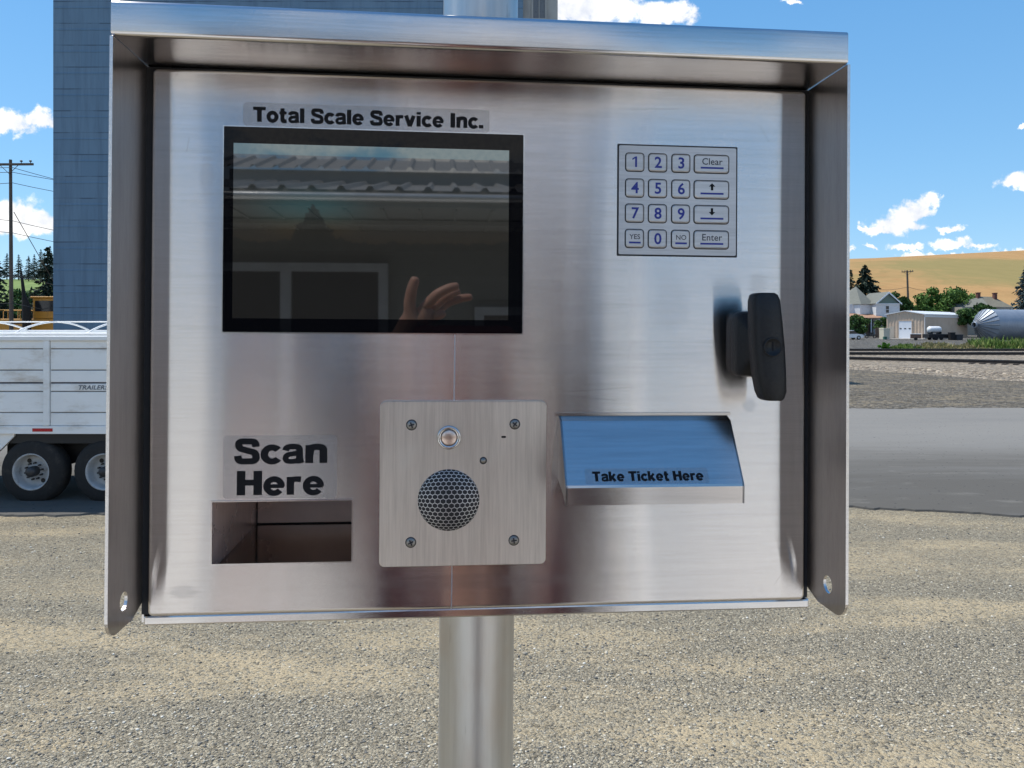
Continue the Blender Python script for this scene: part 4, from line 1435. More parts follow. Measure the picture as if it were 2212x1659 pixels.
def conifer(base, h, r, seed, label, mat=FIR, group=None, lean=0, dens=1.0, bare=.08, ragged=.35):
    q = np.random.RandomState(seed)
    e = empty('conifer_tree', base, q.rand() * 6, label, 'tree', group)
    tp('trunk', MB().tube([(0, 0, -.3), (0, 0, h * .5), (0, 0, h * .98)], [h * .022, h * .014, h * .003], 8), BARK, e)
    C, D, U = [], [], []
    nl = int(26 * dens) + int(h)
    for i in range(nl):
        tt = bare + (1 - bare) * (i + q.rand()) / nl
        z = h * tt
        L0 = r * (1 - tt) ** .85 * (1 - ragged + 2 * ragged * q.rand()) + .12
        for k in range(int(5 + 6 * (1 - tt) * dens)):
            a = q.rand() * 6.283
            L = L0 * (.55 + .6 * q.rand())
            droop = -.10 - .28 * q.rand()
            ca, sa = math.cos(a), math.sin(a)
            for s in np.linspace(.15, 1, max(3, int(L * 3.2))):
                for _ in range(2):
                    p0 = np.array([ca * L * s, sa * L * s, z + droop * L * s * s + .12 * L * (1 - s)]) + q.randn(3) * .10 * (L * .35 + .2)
                    d = np.array([ca, sa, -.35]) + q.randn(3) * .45
                    d = d / np.linalg.norm(d) * (.16 + .22 * q.rand()) * (.5 + r * .16)
                    u = np.cross(d, q.randn(3))
                    u = u / (np.linalg.norm(u) + 1e-6) * np.linalg.norm(d)
                    C.append(p0)
                    D.append(d)
                    U.append(u)
    leafmesh('crown', np.array(C), np.array(D), np.array(U), mat, e, .42)
    return e
def broadleaf(base, h, rx, ry, seed, label, mat=LEAF, group=None, clumps=22, per=150, leaf=.22, trunk=.25, name='broadleaf_tree', cat='tree', low=.25):
    q = np.random.RandomState(seed)
    e = empty(name, base, 0, label, cat, group)
    C, N = [], []
    mb = MB()
    mb.tube([(0, 0, -.3), (.1, 0, h * .25), (0, .1, h * .5)], [h * .035, h * .026, h * .016], 8)
    for i in range(clumps):
        d = q.randn(3)
        d /= np.linalg.norm(d)
        rr = (.35 + .55 * q.rand() ** .6)
        c = np.array([d[0] * rx * rr, d[1] * ry * rr, h * (low + (1 - low) * .5) + d[2] * h * (1 - low) * .5 * rr])
        cr = (.22 + .20 * q.rand()) * min(rx, h * .5)
        if i % 3 == 0:
            mb.tube([(0, 0, h * .3), tuple(c * .6 + np.array([0, 0, h * .15])), tuple(c)], [h * .014, h * .009, .02], 5)
        v = q.randn(per, 3)
        v /= np.linalg.norm(v, axis=1)[:, None]
        v[:, 2] *= .75
        rad = cr * (.55 + .5 * q.rand(per))[:, None]
        C.append(c + v * rad)
        N.append(v)
    C = np.concatenate(C)
    N = np.concatenate(N)
    D = np.cross(N + q.randn(*N.shape) * .7, q.randn(*N.shape))
    D /= np.linalg.norm(D, axis=1)[:, None] + 1e-6
    U = np.cross(D, N + q.randn(*N.shape) * .5)
    U /= np.linalg.norm(U, axis=1)[:, None] + 1e-6
    s = leaf * (.6 + .8 * q.rand(len(C)))[:, None]
    tp('trunk', mb, BARK, e)
    leafmesh('crown', C, D * s, U * s, mat, e, .7)
    return e

def ground_base(x, Y, dz=0.0):
    p_ = at(x, 700, Y)
    z = gz_at(p_.x, Y) if Y < 180 else hill_z(p_.x, Y)
    return (p_.x, Y, z + dz)
conifer(ground_base(103, 104), at(103, 530, 104).z - 1.0, 3.6, 5, 'dark fir rising against the left edge of the grey tower', dens=1.2, bare=.12)
conifer(ground_base(-12, 100), at(-5, 538, 100).z - 1.0, 3.4, 6, 'dark fir left of the tall utility pole', dens=1.1, bare=.12)
broadleaf(ground_base(62, 118), 8.2, 3.6, 3.0, 8, 'mid green leafy tree between the tall pole and the fir', LEAF2, clumps=30, leaf=.24)
broadleaf(ground_base(36, 112), 6.2, 2.4, 2.0, 9, 'low bushy tree behind the foot of the tall pole', LEAF2, clumps=18, leaf=.22)
for k, (x, Y, h) in enumerate([(62, 430, 14), (74, 455, 15), (88, 440, 18), (96, 430, 16), (40, 450, 15), (15, 460, 16), (108, 445, 20)]):
    conifer(ground_base(x, Y), h, 4.2, 20 + k, 'small distant dark tree on the crest of the green hill', group='trees along the far green hill', dens=.5)

# ---- far houses left
ROOF_PALE = plain('pale_roof', (0.42, 0.45, 0.46), .7)
ROOF_GREEN = plain('green_roof', (0.16, 0.24, 0.22), .7)
SIDING = plain('pale_siding', (0.55, 0.55, 0.53), .7)
GLASS_D = plain('dark_window', (0.02, 0.022, 0.025), .15)
def cottage(x, Y, w, d, hw, hr, rot, label, roofm, group=None):
    e = empty('cottage', ground_base(x, Y), rot, label, 'house', group)
    tp('wall', MB().box((-w / 2, -d / 2, 0), (w / 2, d / 2, hw)).prism([(-w / 2, hw), (w / 2, hw), (0, hw + hr)], lambda a, b, dd: (a, dd, b), -d / 2, d / 2), SIDING, e)
    ov = .35
    mb = MB()
    for s in (-1, 1):
        mb.prism([(0, hw + hr + .15), (s * (w / 2 + ov), hw - hr * ov / (w / 2) + .15), (s * (w / 2 + ov), hw - hr * ov / (w / 2)), (0, hw + hr)], lambda a, b, dd: (a, dd, b), -d / 2 - ov, d / 2 + ov)
    tp('roof', mb, roofm, e)
    for xx in (-w * .25, w * .25):
        tp('window', MB().box((xx - .5, -d / 2 - .03, hw * .35), (xx + .5, -d / 2 + .02, hw * .8)), GLASS_D, e)
cottage(90, 128, 5.4, 7, 2.9, 1.9, R(-18), 'small far house with pale gable roof left of the yellow locomotive', ROOF_PALE)
cottage(8, 120, 6.0, 8, 3.0, 2.2, R(25), 'small far house with grey green roof at the left edge', ROOF_GREEN)
cottage(56, 140, 6.0, 7, 2.9, 1.7, R(8), 'small far house half hidden behind the bare dark trunk', ROOF_PALE)

# ---- yellow locomotive on the track behind the tower
YEL = plain('yellow_paint', (0.52, 0.235, 0.022), .45, var=.12, dirt=((0.2, 0.12, 0.04), 1.5, (1, 1, 2), .4))
YELR = plain('yellow_rail', (0.55, 0.33, 0.08), .45)
LY = 66.0
lb = at(60, 700, LY)
loco = empty('locomotive', (lb.x, LY, .78), 0, 'yellow locomotive with railed walkway and cab behind the white trailer', 'locomotive')
dz = at(60, 689, LY).z - .78
tp('body', MB().box((-3.2, -1.3, .95), (6.5, 1.3, dz), 0, .04, 1).box((-3.0, -1.15, .35), (6.3, 1.15, .95)), YEL, loco)
x0 = at(90, 650, LY).x - lb.x
cabo = tp('cab', MB().box((x0, -1.25, dz + .01), (x0 + 2.6, 1.25, at(100, 645, LY).z - .78), 0, .05, 1).box((x0 - .15, -1.35, at(100, 645, LY).z - .78), (x0 + 2.75, 1.35, at(100, 643, LY).z - .72), 0, .03, 1), YEL, loco)
tp('window', MB().box((x0 + .22, -1.28, dz + .62), (x0 + 1.9, -1.26, dz + 1.52)), GLASS_D, cabo)
tp('vent_grille', MB().box((-.9, -1.325, dz - .42), (.6, -1.30, dz - .22)), BLACK_P, loco)
hz_ = at(60, 670, LY).z - .78
for yy in (-1.22, 1.22):
    mb = MB()
    mb.tube([(-2.9, yy, dz), (-2.9, yy, hz_ - .1), (-2.8, yy, hz_), (x0 - .1, yy, hz_)], .03, 6)
    for k in range(5):
        xx = -2.5 + k * (x0 + 2.3) / 4
        mb.tube([(xx, yy, dz), (xx, yy, hz_)], .025, 6)
    tp('handrail', mb, YELR, loco)
for x in (-2.2, -.6, 4.0, 5.6):
    for yy in (-.78, .70):
        tp('wheel', MB().lathe([(.02, 0), (.42, 0), (.46, .02), (.46, .12), (.02, .12)], (x, yy, .455), (0, 1, 0), 24, 0, False), BLACK_P, loco)

# ================================================================== rails
RAIL_SIDE = plain('rail_side', (0.035, 0.028, 0.024), .75)
RAIL_TOP = plain('rail_top', (0.35, 0.34, 0.33), .35, .8)
def track(label, x0, y0, ang, z, xa, xb):
    e = empty('railway_track', (x0, y0, z), ang, label, 'railway track', 'railway tracks')
    for s in (-.72, .72):
        prof = [(-.07, 0), (.07, 0), (.07, .015), (.012, .04), (.012, .13), (.037, .14), (.037, .18), (-.037, .18), (-.037, .14), (-.012, .13), (-.012, .04), (-.07, .015)]
        mb = MB().prism([(a + s, b + .02) for a, b in prof], lambda a, b, d: (d, a, b), xa, xb)
        for f, poly in enumerate(mb.f):
            if len(poly) == 4 and all(abs(mb.v[i][2] - .20) < 1e-4 for i in poly):
                mb.m[f] = 1
        tp('rail', mb, [RAIL_SIDE, RAIL_TOP], e)
    TIE_ = plain('tie', (0.06, 0.05, 0.042), .9) if 'tie' not in bpy.data.materials else bpy.data.materials['tie']
    first = None
    for k in range(100):
        xx = max(xa + .3, 8) + k * .62
        if xx > xb:
            break
        if first is None:
            first = tp('sleeper', MB().box((-.12, -1.3, -.12), (.12, 1.3, .015)), TIE_, e)
            c = first
        else:
            c = first.copy()
            col.objects.link(c)
            c.parent = e
        c.location = (xx, 0, 0)
    return e
track('far railway track, nearest the metal garage', 0, 77.6, 0, .60, -90, 110)
track('middle railway track, second from the road', 0, 67.0, -.008, .60, -90, 110)
track('near railway track running in at a slant beside the pale ballast', 24.7, 56.6, math.atan2(-6.6, 8.3), .575, -13, 36)

# ================================================================== right background
def zz(x, y):
    """pixel of the enlarged right-hand detail -> photograph pixel"""
    return 1814.6 + x * .1797, 553 + y * .1797
ROOF_G = plain('grey_shingle', (0.15, 0.155, 0.135), .85, var=.2, scale=1.6, streak=(1, 1, 4), dirt=((0.12, 0.12, 0.10), 1.5, (1, 1, 3), .5))
ROOF_B = plain('brown_shingle', (0.17, 0.155, 0.115), .85, var=.2, scale=1.6, streak=(1, 1, 4))
H_WALL = plain('old_white_siding', (0.60, 0.63, 0.66), .7, var=.08, scale=1.2, streak=(.6, .6, 6), dirt=((0.27, 0.26, 0.25), 1.6, (1, 1, 3), .4))
H_GREEN = plain('green_gable', (0.115, 0.175, 0.155), .7)
TRIM = plain('white_trim', (0.62, 0.66, 0.70), .5)
PORCH_R = plain('rust_porch_roof', (0.33, 0.19, 0.12), .75, var=.2)

# ---- old farmhouse
HY_ = 150
k_ = HY_ / 1661 * .1797          # metres per detail pixel
hx, hz0 = at(*zz(250, 945), HY_).x, gz_at(0, HY_)
house = empty('farmhouse', (hx, HY_, hz0), 0, 'old white two storey farmhouse with hipped grey roof and green gable', 'house')
def hp(x, y):
    return ((x - 250) * k_, at(*zz(x, y), HY_).z - hz0)
ex0, ez = hp(92, 578)
ex1, _ = hp(425, 578)
ax, az = hp(318, 350)
cw = ex1 - ex0
mb = MB()
mb.box((ex0 + .35, 1.2, 0), (ex1 - .2, 8.6, ez))
hw_ = tp('wall', mb, H_WALL, house)
cxn = hp(240, 578)[0]
mb = MB()
e0 = (ex0 - .2, 3.8, ez)
e1 = (cxn, -.4, ez)
e2 = (ex1 + .1, .6, ez)
e3 = (ex1 + .1, 9.0, ez)
e4 = (ex0 - .2, 9.0, ez)
ap = (ax, 4.6, az)
mb.add([e0, e1, e2, e3, e4, ap], [(0, 1, 5), (1, 2, 5), (2, 3, 5), (3, 4, 5), (4, 0, 5), (4, 3, 2, 1, 0)])
tp('roof', mb, ROOF_G, house)
# canted bay below the roof corner
mb = MB().prism([(ex0 + .2, 3.6), (cxn, -.05), (ex1 - .2, .8), (ex1 - .2, 3.8)], lambda a, b, d: (a, b, d), 0, ez - .06)
tp('bay_wall', mb, H_WALL, house)
# gabled wing
gx0, gz_ = hp(383, 572)
gx1, _ = hp(682, 572)
gxa, gza = hp(535, 440)
mb = MB().box((gx0 + .15, -1.4, 0), (gx1 - .15, 6.5, gz_))
tp('wing_wall', mb, H_WALL, house)
mb = MB().prism([(gx0 + .25, gz_ + .02), (gx1 - .25, gz_ + .02), (gxa, gza - .1)], lambda a, b, d: (a, d, b), -1.38, -1.2)
gb = tp('gable', mb, H_GREEN, house)
mb = MB()
for s, gx in ((-1, gx0), (1, gx1)):
    mb.prism([(gxa, gza + .12), (gx + s * .1, gz_ + .02), (gx + s * .1, gz_ - .12), (gxa, gza - .05)], lambda a, b, d: (a, d, b), -1.8, 6.6)
tp('wing_roof', mb, ROOF_G, house)
mb = MB()
for s, gx in ((-1, gx0), (1, gx1)):
    mb.prism([(gxa, gza + .10), (gx + s * .1, gz_ + .0), (gx + s * .1, gz_ - .30), (gxa, gza - .24)], lambda a, b, d: (a, d, b), -1.88, -1.81)
mb.box((gx0 + .1, -1.6, gz_ - .22), (gx1 - .1, -1.41, gz_ + .0))
tp('bargeboard', mb, TRIM, house)
for (xa, ya, xb, yb, yy) in ((508, 603, 545, 685, -1.43), (505, 760, 545, 850, -1.43)):
    x0, z1 = hp(xa, ya)
    x1, z0 = hp(xb, yb)
    w_ = tp('window', MB().box((x0, yy, z0), (x1, yy + .04, z1)), GLASS_D, house)
    tp('window_frame', MB().box((x0 - .1, yy - .03, z0), (x0, yy + .03, z1)).box((x1, yy - .03, z0), (x1 + .1, yy + .03, z1)).box((x0 - .1, yy - .03, z1), (x1 + .1, yy + .03, z1 + .12)).box((x0 - .1, yy - .03, z0 - .1), (x1 + .1, yy + .03, z0)).box((x0, yy - .02, (z0 + z1) / 2 - .03), (x1, yy + .03, (z0 + z1) / 2 + .03)), TRIM, w_)
x0, z1 = hp(118, 600)
x1, z0 = hp(140, 690)
q = MB().box((x0, 1.6, z0), (x1 + .1, 1.68, z1))
tp('window', q, GLASS_D, house)
# porch
px0, pz0 = hp(60, 752)
px1, pz1 = hp(450, 695)
mb = MB().prism([(-3.2, pz0), (-3.2, pz0 + .12), (1.0, pz1 + .12), (1.0, pz1)], lambda a, b, d: (d, a, b), px0, px1)
por = tp('porch_roof', mb, PORCH_R, house)
for xx in (px0 + .3, px0 + 2.6, (px0 + px1) / 2 + .6, px1 - .3):
    tp('porch_post', MB().box((xx - .08, -3.0, 0), (xx + .08, -2.84, pz0)), TRIM, house)
tp('porch_opening', MB().box((px0 + .4, -.12 - .0, .3), (px1 - .4, -.08, pz0 - .2)), GLASS_D, house)

conifer(ground_base(zz(300, 0)[0], 168), at(*zz(300, 112), 168).z - 1.7, 6.6, 31, 'broad dark fir standing behind the farmhouse roof', dens=1.5, ragged=.5)
conifer(ground_base(zz(130, 0)[0], 166), at(*zz(130, 160), 166).z - 1.7, 2.6, 32, 'narrow pointed dark fir left of the broad fir', dens=1.2)
conifer(ground_base(zz(40, 0)[0], 170), at(*zz(50, 260), 170).z - 1.7, 3.2, 37, 'lower dark fir at the kiosk edge beside the farmhouse', dens=1.2)
broadleaf(ground_base(zz(690, 0)[0], 158), at(*zz(700, 440), 158).z - 1.5, 3.4, 3, 33, 'leafy green tree right behind the farmhouse wing', LEAF2, clumps=34, leaf=.26, low=.1)
broadleaf(ground_base(zz(1250, 0)[0], 160), at(*zz(1300, 375), 160).z - 1.5, 5.6, 4.5, 34, 'large spreading green tree behind the metal garage', LEAF, clumps=60, per=190, leaf=.28, low=.15)
broadleaf(ground_base(zz(1540, 0)[0], 162), at(*zz(1540, 470), 162).z - 1.5, 3.4, 3, 38, 'rounded green tree left of the chimneyed roof', LEAF, clumps=36, leaf=.27, low=.15)
broadleaf(ground_base(zz(1660, 0)[0], 138), at(*zz(1660, 575), 138).z - 1.2, 4.0, 2.2, 35, 'low green tree in front of the chimneyed house', LEAF2, clumps=30, leaf=.24, low=.2)
broadleaf(ground_base(zz(1010, 0)[0], 156), at(*zz(1010, 535), 156).z - 1.5, 2.3, 2, 39, 'smaller green tree at the left flank of the spreading tree', LEAF, clumps=24, leaf=.25, low=.15)
conifer(ground_base(zz(2235, 0)[0], 140), at(*zz(2235, 120), 140).z - 1.3, 3.8, 36, 'blue green spruce cut by the right edge of the view', SPRUCE, dens=1.7, ragged=.3)

# utility pole by the garage
pb = at(*zz(830, 700), 165)
power_pole('leaning brown utility pole with crossarm in front of the wheat hill', (pb.x, 165, gz_at(0, 165)), at(*zz(815, 172), 165).z - gz_at(0, 165), .26, 1.15, at(*zz(815, 190), 165).z - gz_at(0, 165), R(-15), R(-1.6))
for a, b, g in (((815, 372), (470, 405), 'left'), ((815, 370), (1080, 415), 'right')):
    p0, p1 = at(*zz(*a), 164.7), at(*zz(*b), 168)
    pts = [p0.lerp(p1, q / 10) - p0 - Vector((0, 0, .25 * math.sin(math.pi * q / 10))) for q in range(11)]
    o = MB().tube(pts, .035, 5).build('power_line', WIRE, loc=p0)
    tag(o, f'thin sagging wire leaving the leaning brown pole towards the {"farmhouse" if g == "left" else "spreading tree"}', 'power line', 'wires on the leaning pole')

# ---- second house: only its roof shows
H2 = 152
k2 = H2 / 1661 * .1797
h2x = at(*zz(1850, 700), H2).x
h2 = empty('brown_roofed_house', (h2x, H2, gz_at(0, H2)), 0, 'house with hipped brown roof and two brick chimneys', 'house')
def h2p(x, y):
    return ((x - 1850) * k2, at(*zz(x, y), H2).z - gz_at(0, H2))
l0, zl = h2p(1455, 612)
l1, _ = h2p(1795, 612)
r1, _ = h2p(2125, 612)
ra, zr = h2p(1822, 478)
rb_, _ = h2p(2015, 474)
tp('wall', MB().box((l0 + .4, .3, 0), (r1 - .4, 8.6, zl)), plain('tan_wall', (0.32, 0.29, 0.24), .8), h2)
mb = MB()
vs = [(l0, 5.5, zl), (l1, -.3, zl), (r1, 1.0, zl), (r1, 9, zl), (l0, 9, zl), (ra, 3.6, zr), (rb_, 4.6, zr)]
mb.add(vs, [(0, 1, 5), (1, 2, 6, 5), (2, 3, 6), (3, 4, 5, 6), (4, 0, 5), (4, 3, 2, 1, 0)])
mb.m = [1, 0, 0, 0, 1, 0]
rf = tp('roof', mb, [ROOF_B, ROOF_G], h2)
BRICK = plain('brick', (0.13, 0.055, 0.045), .85, var=.3, scale=4)
for (xa, xb, yt) in ((1780, 1815, 428), (1986, 2020, 432)):
    a, zt = h2p(xa, yt)
    b, _ = h2p(xb, yt)
    tp('chimney', MB().box((a, 3.4, zr - .8), (b, 4.1, zt - .15)).box((a - .08, 3.32, zt - .15), (b + .08, 4.18, zt)), BRICK, rf)

# ---- metal garage
m, t, p = new_mat('ribbed_tan_steel')
tc = t.new('ShaderNodeTexCoord').outputs['Object']
t.put(p.inputs['Base Color'], t.ramp(t.noise(tc, .7, 4, .6), [(.3, (0.46, 0.355, 0.265)), (.7, (0.54, 0.425, 0.325))]))
p.inputs['Roughness'].default_value = .55
GARW = m
GY = 128
g0 = at(*zz(1018, 1000), GY)
GA = R(38)                                     # long side turned away to the right
gar = empty('metal_garage', (g0.x, GY, gz_at(0, GY)), GA * 0 + R(0), 'long tan ribbed metal garage with white roll door', 'garage')
def ribbed(p0, p1, z0, z1, pitch=.5, z1b=None):
    """vertical ribs between two ground points"""
    p0, p1 = Vector(p0), Vector(p1)
    d = p1 - p0
    L = d.length
    d.normalize()
    nrm = Vector((d.y, -d.x, 0))
    n = max(2, int(L / pitch))
    vs = []
    for k in range(n * 4 + 1):
        f = k / (n * 4)
        o = (0, .045, .045, 0)[k % 4]
        q = p0 + d * (L * f) + nrm * o
        zt = z1 if z1b is None else z1 + (z1b - z1) * f
        vs += [(q.x, q.y, z0), (q.x, q.y, zt)]
    return vs, [(2 * k, 2 * k + 2, 2 * k + 3, 2 * k + 1) for k in range(n * 4)]
fw = 7.2                                        # gable wall runs back to the left
fv = Vector((-math.cos(R(49)), math.sin(R(49)), 0))
sv_ = Vector((math.cos(R(41)), math.sin(R(41)), 0))
A = Vector((0, 0, 0))
B_ = fv * 6.2
C_ = sv_ * 19.5
D_ = B_ + C_
EH = at(*zz(1018, 705), GY).z - gz_at(0, GY)
PK = EH + .55
mid = B_ * .5
mb = MB()
for a, b, za, zb in ((B_, mid, EH, PK), (mid, A, PK, EH), (A, C_, EH, EH), (C_, D_, EH, EH), (D_, B_, EH, EH)):
    vs, fs = ribbed(a, b, -.2, za, .5, zb)
    mb.add(vs, fs)
gw = tp('wall', mb, GARW, gar, fix=False)
WROOF = plain('white_metal_roof', (0.66, 0.67, 0.68), .4, var=.05)
mb = MB()
up = Vector((0, 0, 1))
mC = mid + C_
ovf = -sv_ * .25
ovb = sv_ * .25
for a, b in ((A, mid), (B_, mid)):
    ee = (a - mid).normalized() * .25
    q = [a + ee + ovf + up * (EH - .02), b + ovf + up * (PK + .05), b + C_ + ovb + up * (PK + .05), a + ee + C_ + ovb + up * (EH - .02)]
    q2 = [v + up * .14 for v in q]
    mb.add(q + q2, [(0, 1, 2, 3), (7, 6, 5, 4), (0, 4, 5, 1), (1, 5, 6, 2), (2, 6, 7, 3), (3, 7, 4, 0)])
# deep white eaves trim along the side
n_ = Vector((sv_.y, -sv_.x, 0))
q = [A + n_ * .12 + ovf + up * (EH - .42), A + n_ * .12 + ovf + up * (EH + .08), C_ + n_ * .12 + ovb + up * (EH + .08), C_ + n_ * .12 + ovb + up * (EH - .42)]
mb.add(q, [(0, 3, 2, 1)])
tp('roof', mb, WROOF, gar)
nf = Vector((-fv.y, fv.x, 0))
if nf.y > 0:
    nf = -nf
def fpt(s, z, o):
    q = A + fv * s + nf * o
    return (q.x, q.y, z)
def fslab(s0, s1, z0, z1, o0, o1):
    mb = MB()
    v = [fpt(s, z, o) for o in (o0, o1) for s, z in ((s0, z0), (s1, z0), (s1, z1), (s0, z1))]
    return mb.add(v, [(0, 1, 2, 3), (7, 6, 5, 4), (0, 4, 5, 1), (1, 5, 6, 2), (2, 6, 7, 3), (3, 7, 4, 0)])
WDOOR = plain('white_door', (0.70, 0.73, 0.78), .4, var=.04)
rd = tp('roll_door', fslab(2.05, 4.15, .0, 3.0, .0, .08), WDOOR, gar)
for s in (2.2, 2.93, 3.68):
    tp('window', fslab(s, s + .32, 1.62, 1.80, .06, .10), GLASS_D, rd)
mb = MB()
for a in (fslab(1.93, 2.05, 0, 3.12, 0, .12), fslab(4.15, 4.27, 0, 3.12, 0, .12), fslab(2.05, 4.15, 3.0, 3.12, 0, .12)):
    mb.add(a.v, a.f)
tp('door_frame', mb, GARW, gar)
tp('side_door', fslab(4.95, 5.6, 0, 2.1, .03, .08), plain('tan_door', (0.46, 0.40, 0.33), .5), gar)
mb = MB().tube([(A.x - .05, A.y - .12, 0), (A.x - .05, A.y - .12, EH)], .06, 6)
tp('downpipe', mb, WROOF, gar)
mb = MB()
mb.prism([tuple((A + nf * .1)[:2]), tuple((A + nf * 3.2 + fv * -1)[:2]), tuple((B_ + nf * 3.4 + fv * 3)[:2]), tuple((B_ + nf * .1)[:2])], lambda a, b, d: (a + g0.x, b + GY, d + gz_at(0, GY)), -.1, .06)
tag(mb.build('concrete_apron', plain('concrete', (0.48, 0.45, 0.40), .8)), kind='structure')

# ---- fallen grain bin
BIN = plain('galvanised_sheet', (0.25, 0.29, 0.345), .45, .3, var=.15, scale=.6, streak=(1, 1, 1))
BIN2 = plain('galvanised_seam', (0.16, 0.18, 0.21), .5, .3)
BY = 112
bc = at(*zz(1760, 828), BY)
rB = (at(*zz(1730, 642), BY).z - at(*zz(1730, 1012), BY).z) / 2
bin_ = empty('grain_bin', (bc.x, BY, bc.z), 0, 'big grey corrugated grain bin lying on its side in the weeds', 'grain bin')
bax = Vector((math.cos(R(15)), math.sin(R(15)), 0.0))       # from cone towards the far end
mb = MB()
prof = []
for k in range(0, 141):
    prof.append((rB + .025 * math.sin(k * 2.2), k * .1))
mb.lathe(prof, (0, 0, 0), bax, 44)
mb.disc(bax * 14.0, bax, rB, 44)
tp('shell', mb, BIN, bin_)
apx = -bax * 2.05
mb = MB()
mb.lathe([(.34, -2.0), (rB + .06, .02)], (0, 0, 0), bax, 44, 0, False)
cone = tp('cone_roof', mb, BIN, bin_)
ax_ = bax
ref = Vector((0, 0, 1))
aa = ax_.cross(ref).normalized()
bb = ax_.cross(aa)
mb = MB()
for k in range(20):
    a = 2 * math.pi * k / 20
    dv = aa * math.cos(a) + bb * math.sin(a)
    mb.tube([dv * .36 - bax * 2.02, dv * (rB + .07) - bax * .01], .065, 4)
tp('seam_rib', mb, BIN2, cone)
mb = MB().lathe([(.36, -2.25), (.44, -2.25), (.44, -1.9), (.36, -1.9)], (0, 0, 0), bax, 20)
mb.disc(-bax * 1.95, bax, .36, 16, 1)
tp('top_collar', mb, [BIN, BLACK_P], cone)
mb = MB()
for off in (-.22, .22):
    a = R(118)
    rails = []
    for f in (0.25, .98):
        dv = aa * math.cos(a) + bb * math.sin(a)
        tv = -aa * math.sin(a) + bb * math.cos(a)
        r_2 = .34 + (rB - .34) * f
        rails.append(dv * r_2 + tv * off - bax * (2.0 * (1 - f) + .1))
    mb.tube(rails, .03, 5)
    if off < 0:
        r0 = rails
    else:
        for k in range(9):
            mb.tube([r0[0].lerp(r0[1], k / 8), rails[0].lerp(rails[1], k / 8)], .025, 4)
tp('ladder', mb, BIN2, cone)

# ---- things in front of the garage
TANKW = plain('white_tank', (0.75, 0.76, 0.76), .35, var=.04)
GY2 = 122
def gpt(x, y, Y):
    q = at(*zz(x, y), Y)
    return q
q0 = gpt(1150, 1000, GY2)
gz2 = gz_at(0, GY2)
km = GY2 / 1661 * .1797
tk = empty('tank_trailer', (q0.x, GY2, gz2), R(8), 'black flat trailer carrying a white tank beside the tan garage', 'trailer')
tp('bed', MB().box((-1.75, -.8, .35), (1.85, .8, .95), 0, .03, 1), BLACK_P, tk)
for x in (-.5, .4):
    for s in (-.85, .73):
        tp('wheel', MB().lathe([(.02, 0), (.28, 0), (.33, .04), (.33, .12), (.02, .14)], (x, s, .33), (0, 1, 0), 18, 0, False), RUBBER, tk)
tp('hitch', MB().tube([(1.85, 0, .5), (2.7, 0, .42)], .07, 6), BLACK_P, tk)
q = MB().lathe([(.02, -1.12), (.28, -1.09), (.46, -.95), (.52, -.75), (.52, .75), (.46, .95), (.28, 1.09), (.02, 1.12)], (-.25, 0, 1.66), (1, 0, 0), 20)
tankp = tp('tank', q, TANKW, tk)
tp('saddle', MB().box((-1.05, -.5, .95), (-.85, .5, 1.3)).box((.45, -.5, .95), (.65, .5, 1.3)), BLACK_P, tk)
q0 = gpt(910, 995, 120)
bx = empty('cargo_trailer', (q0.x, 120, gz_at(0, 120)), R(-25), 'small brown box trailer with white top before the white roll door', 'trailer')
tp('box', MB().box((-.75, -.45, .3), (.75, .45, .95), 0, .03, 1), plain('brown_paint', (0.15, 0.085, 0.06), .6), bx)
tp('lid', MB().box((-.78, -.48, .955), (.78, .48, 1.06), 0, .02, 1), TANKW, bx)
for s in (-.52, .42):
    tp('wheel', MB().lathe([(.02, 0), (.2, 0), (.25, .03), (.25, .1), (.02, .1)], (0, s, .25), (0, 1, 0), 16, 0, False), RUBBER, bx)
def small_box(name, xa, ya, xb, yb, Y, dep, mat, label, cat, lid=None, wheels=False):
    p0, p1 = gpt(xa, yb, Y), gpt(xb, ya, Y)
    w = p1.x - p0.x
    h = p1.z - p0.z
    e = empty(name, ((p0.x + p1.x) / 2, Y, gz_at(0, Y)), 0, label, cat)
    tp('body', MB().prism([(-w / 2 * .9, 0.02), (w / 2 * .9, 0.02), (w / 2, h * .88), (-w / 2, h * .88)], lambda a, b, d: (a, d, b), -dep / 2, dep / 2), mat, e)
    tp('lid', MB().box((-w / 2 - .03, -dep / 2 - .04, h * .885), (w / 2 + .03, dep / 2 + .03, h), 0, .03, 1), lid or mat, e)
    return e
small_box('wheelie_bin', 1312, 905, 1372, 1000, 121, .7, BLACK_P, 'tall black wheelie bin against the tan garage wall', 'bin')
small_box('scrap_crate', 1384, 930, 1462, 1000, 121, .8, plain('grey_steel', (0.05, 0.052, 0.056), .6), 'low dark grey crate beside the black wheelie bin', 'crate')
small_box('storage_box', 497, 780, 572, 915, 126, 1.6, plain('cream_panel', (0.55, 0.51, 0.40), .6), 'tall cream storage box at the left corner of the garage', 'storage box')
small_box('waste_bin', 524, 935, 556, 972, 124, .5, plain('green_plastic', (0.02, 0.11, 0.085), .5), 'small dark green bin by the garage corner', 'bin')
# plank fence
p0, p1 = gpt(432, 945, 134), gpt(494, 800, 134)
fe = empty('plank_fence', (p0.x, 134, gz_at(0, 134)), 0, 'short brown plank fence between farmhouse and cream box', 'fence')
PL = plain('brown_planks', (0.12, 0.085, 0.065), .85, var=.3)
mb = MB()
for k in range(8):
    x = k * (p1.x - p0.x) / 8
    mb.box((x, 0, .05), (x + (p1.x - p0.x) / 8 - .02, .03, 1.75 + .04 * (k % 3)))
tp('plank_panel', mb, PL, fe)
for x in (0, (p1.x - p0.x)):
    tp('post', MB().box((x - .05, .03, -.2), (x + .05, .13, 1.8)), PL, fe)

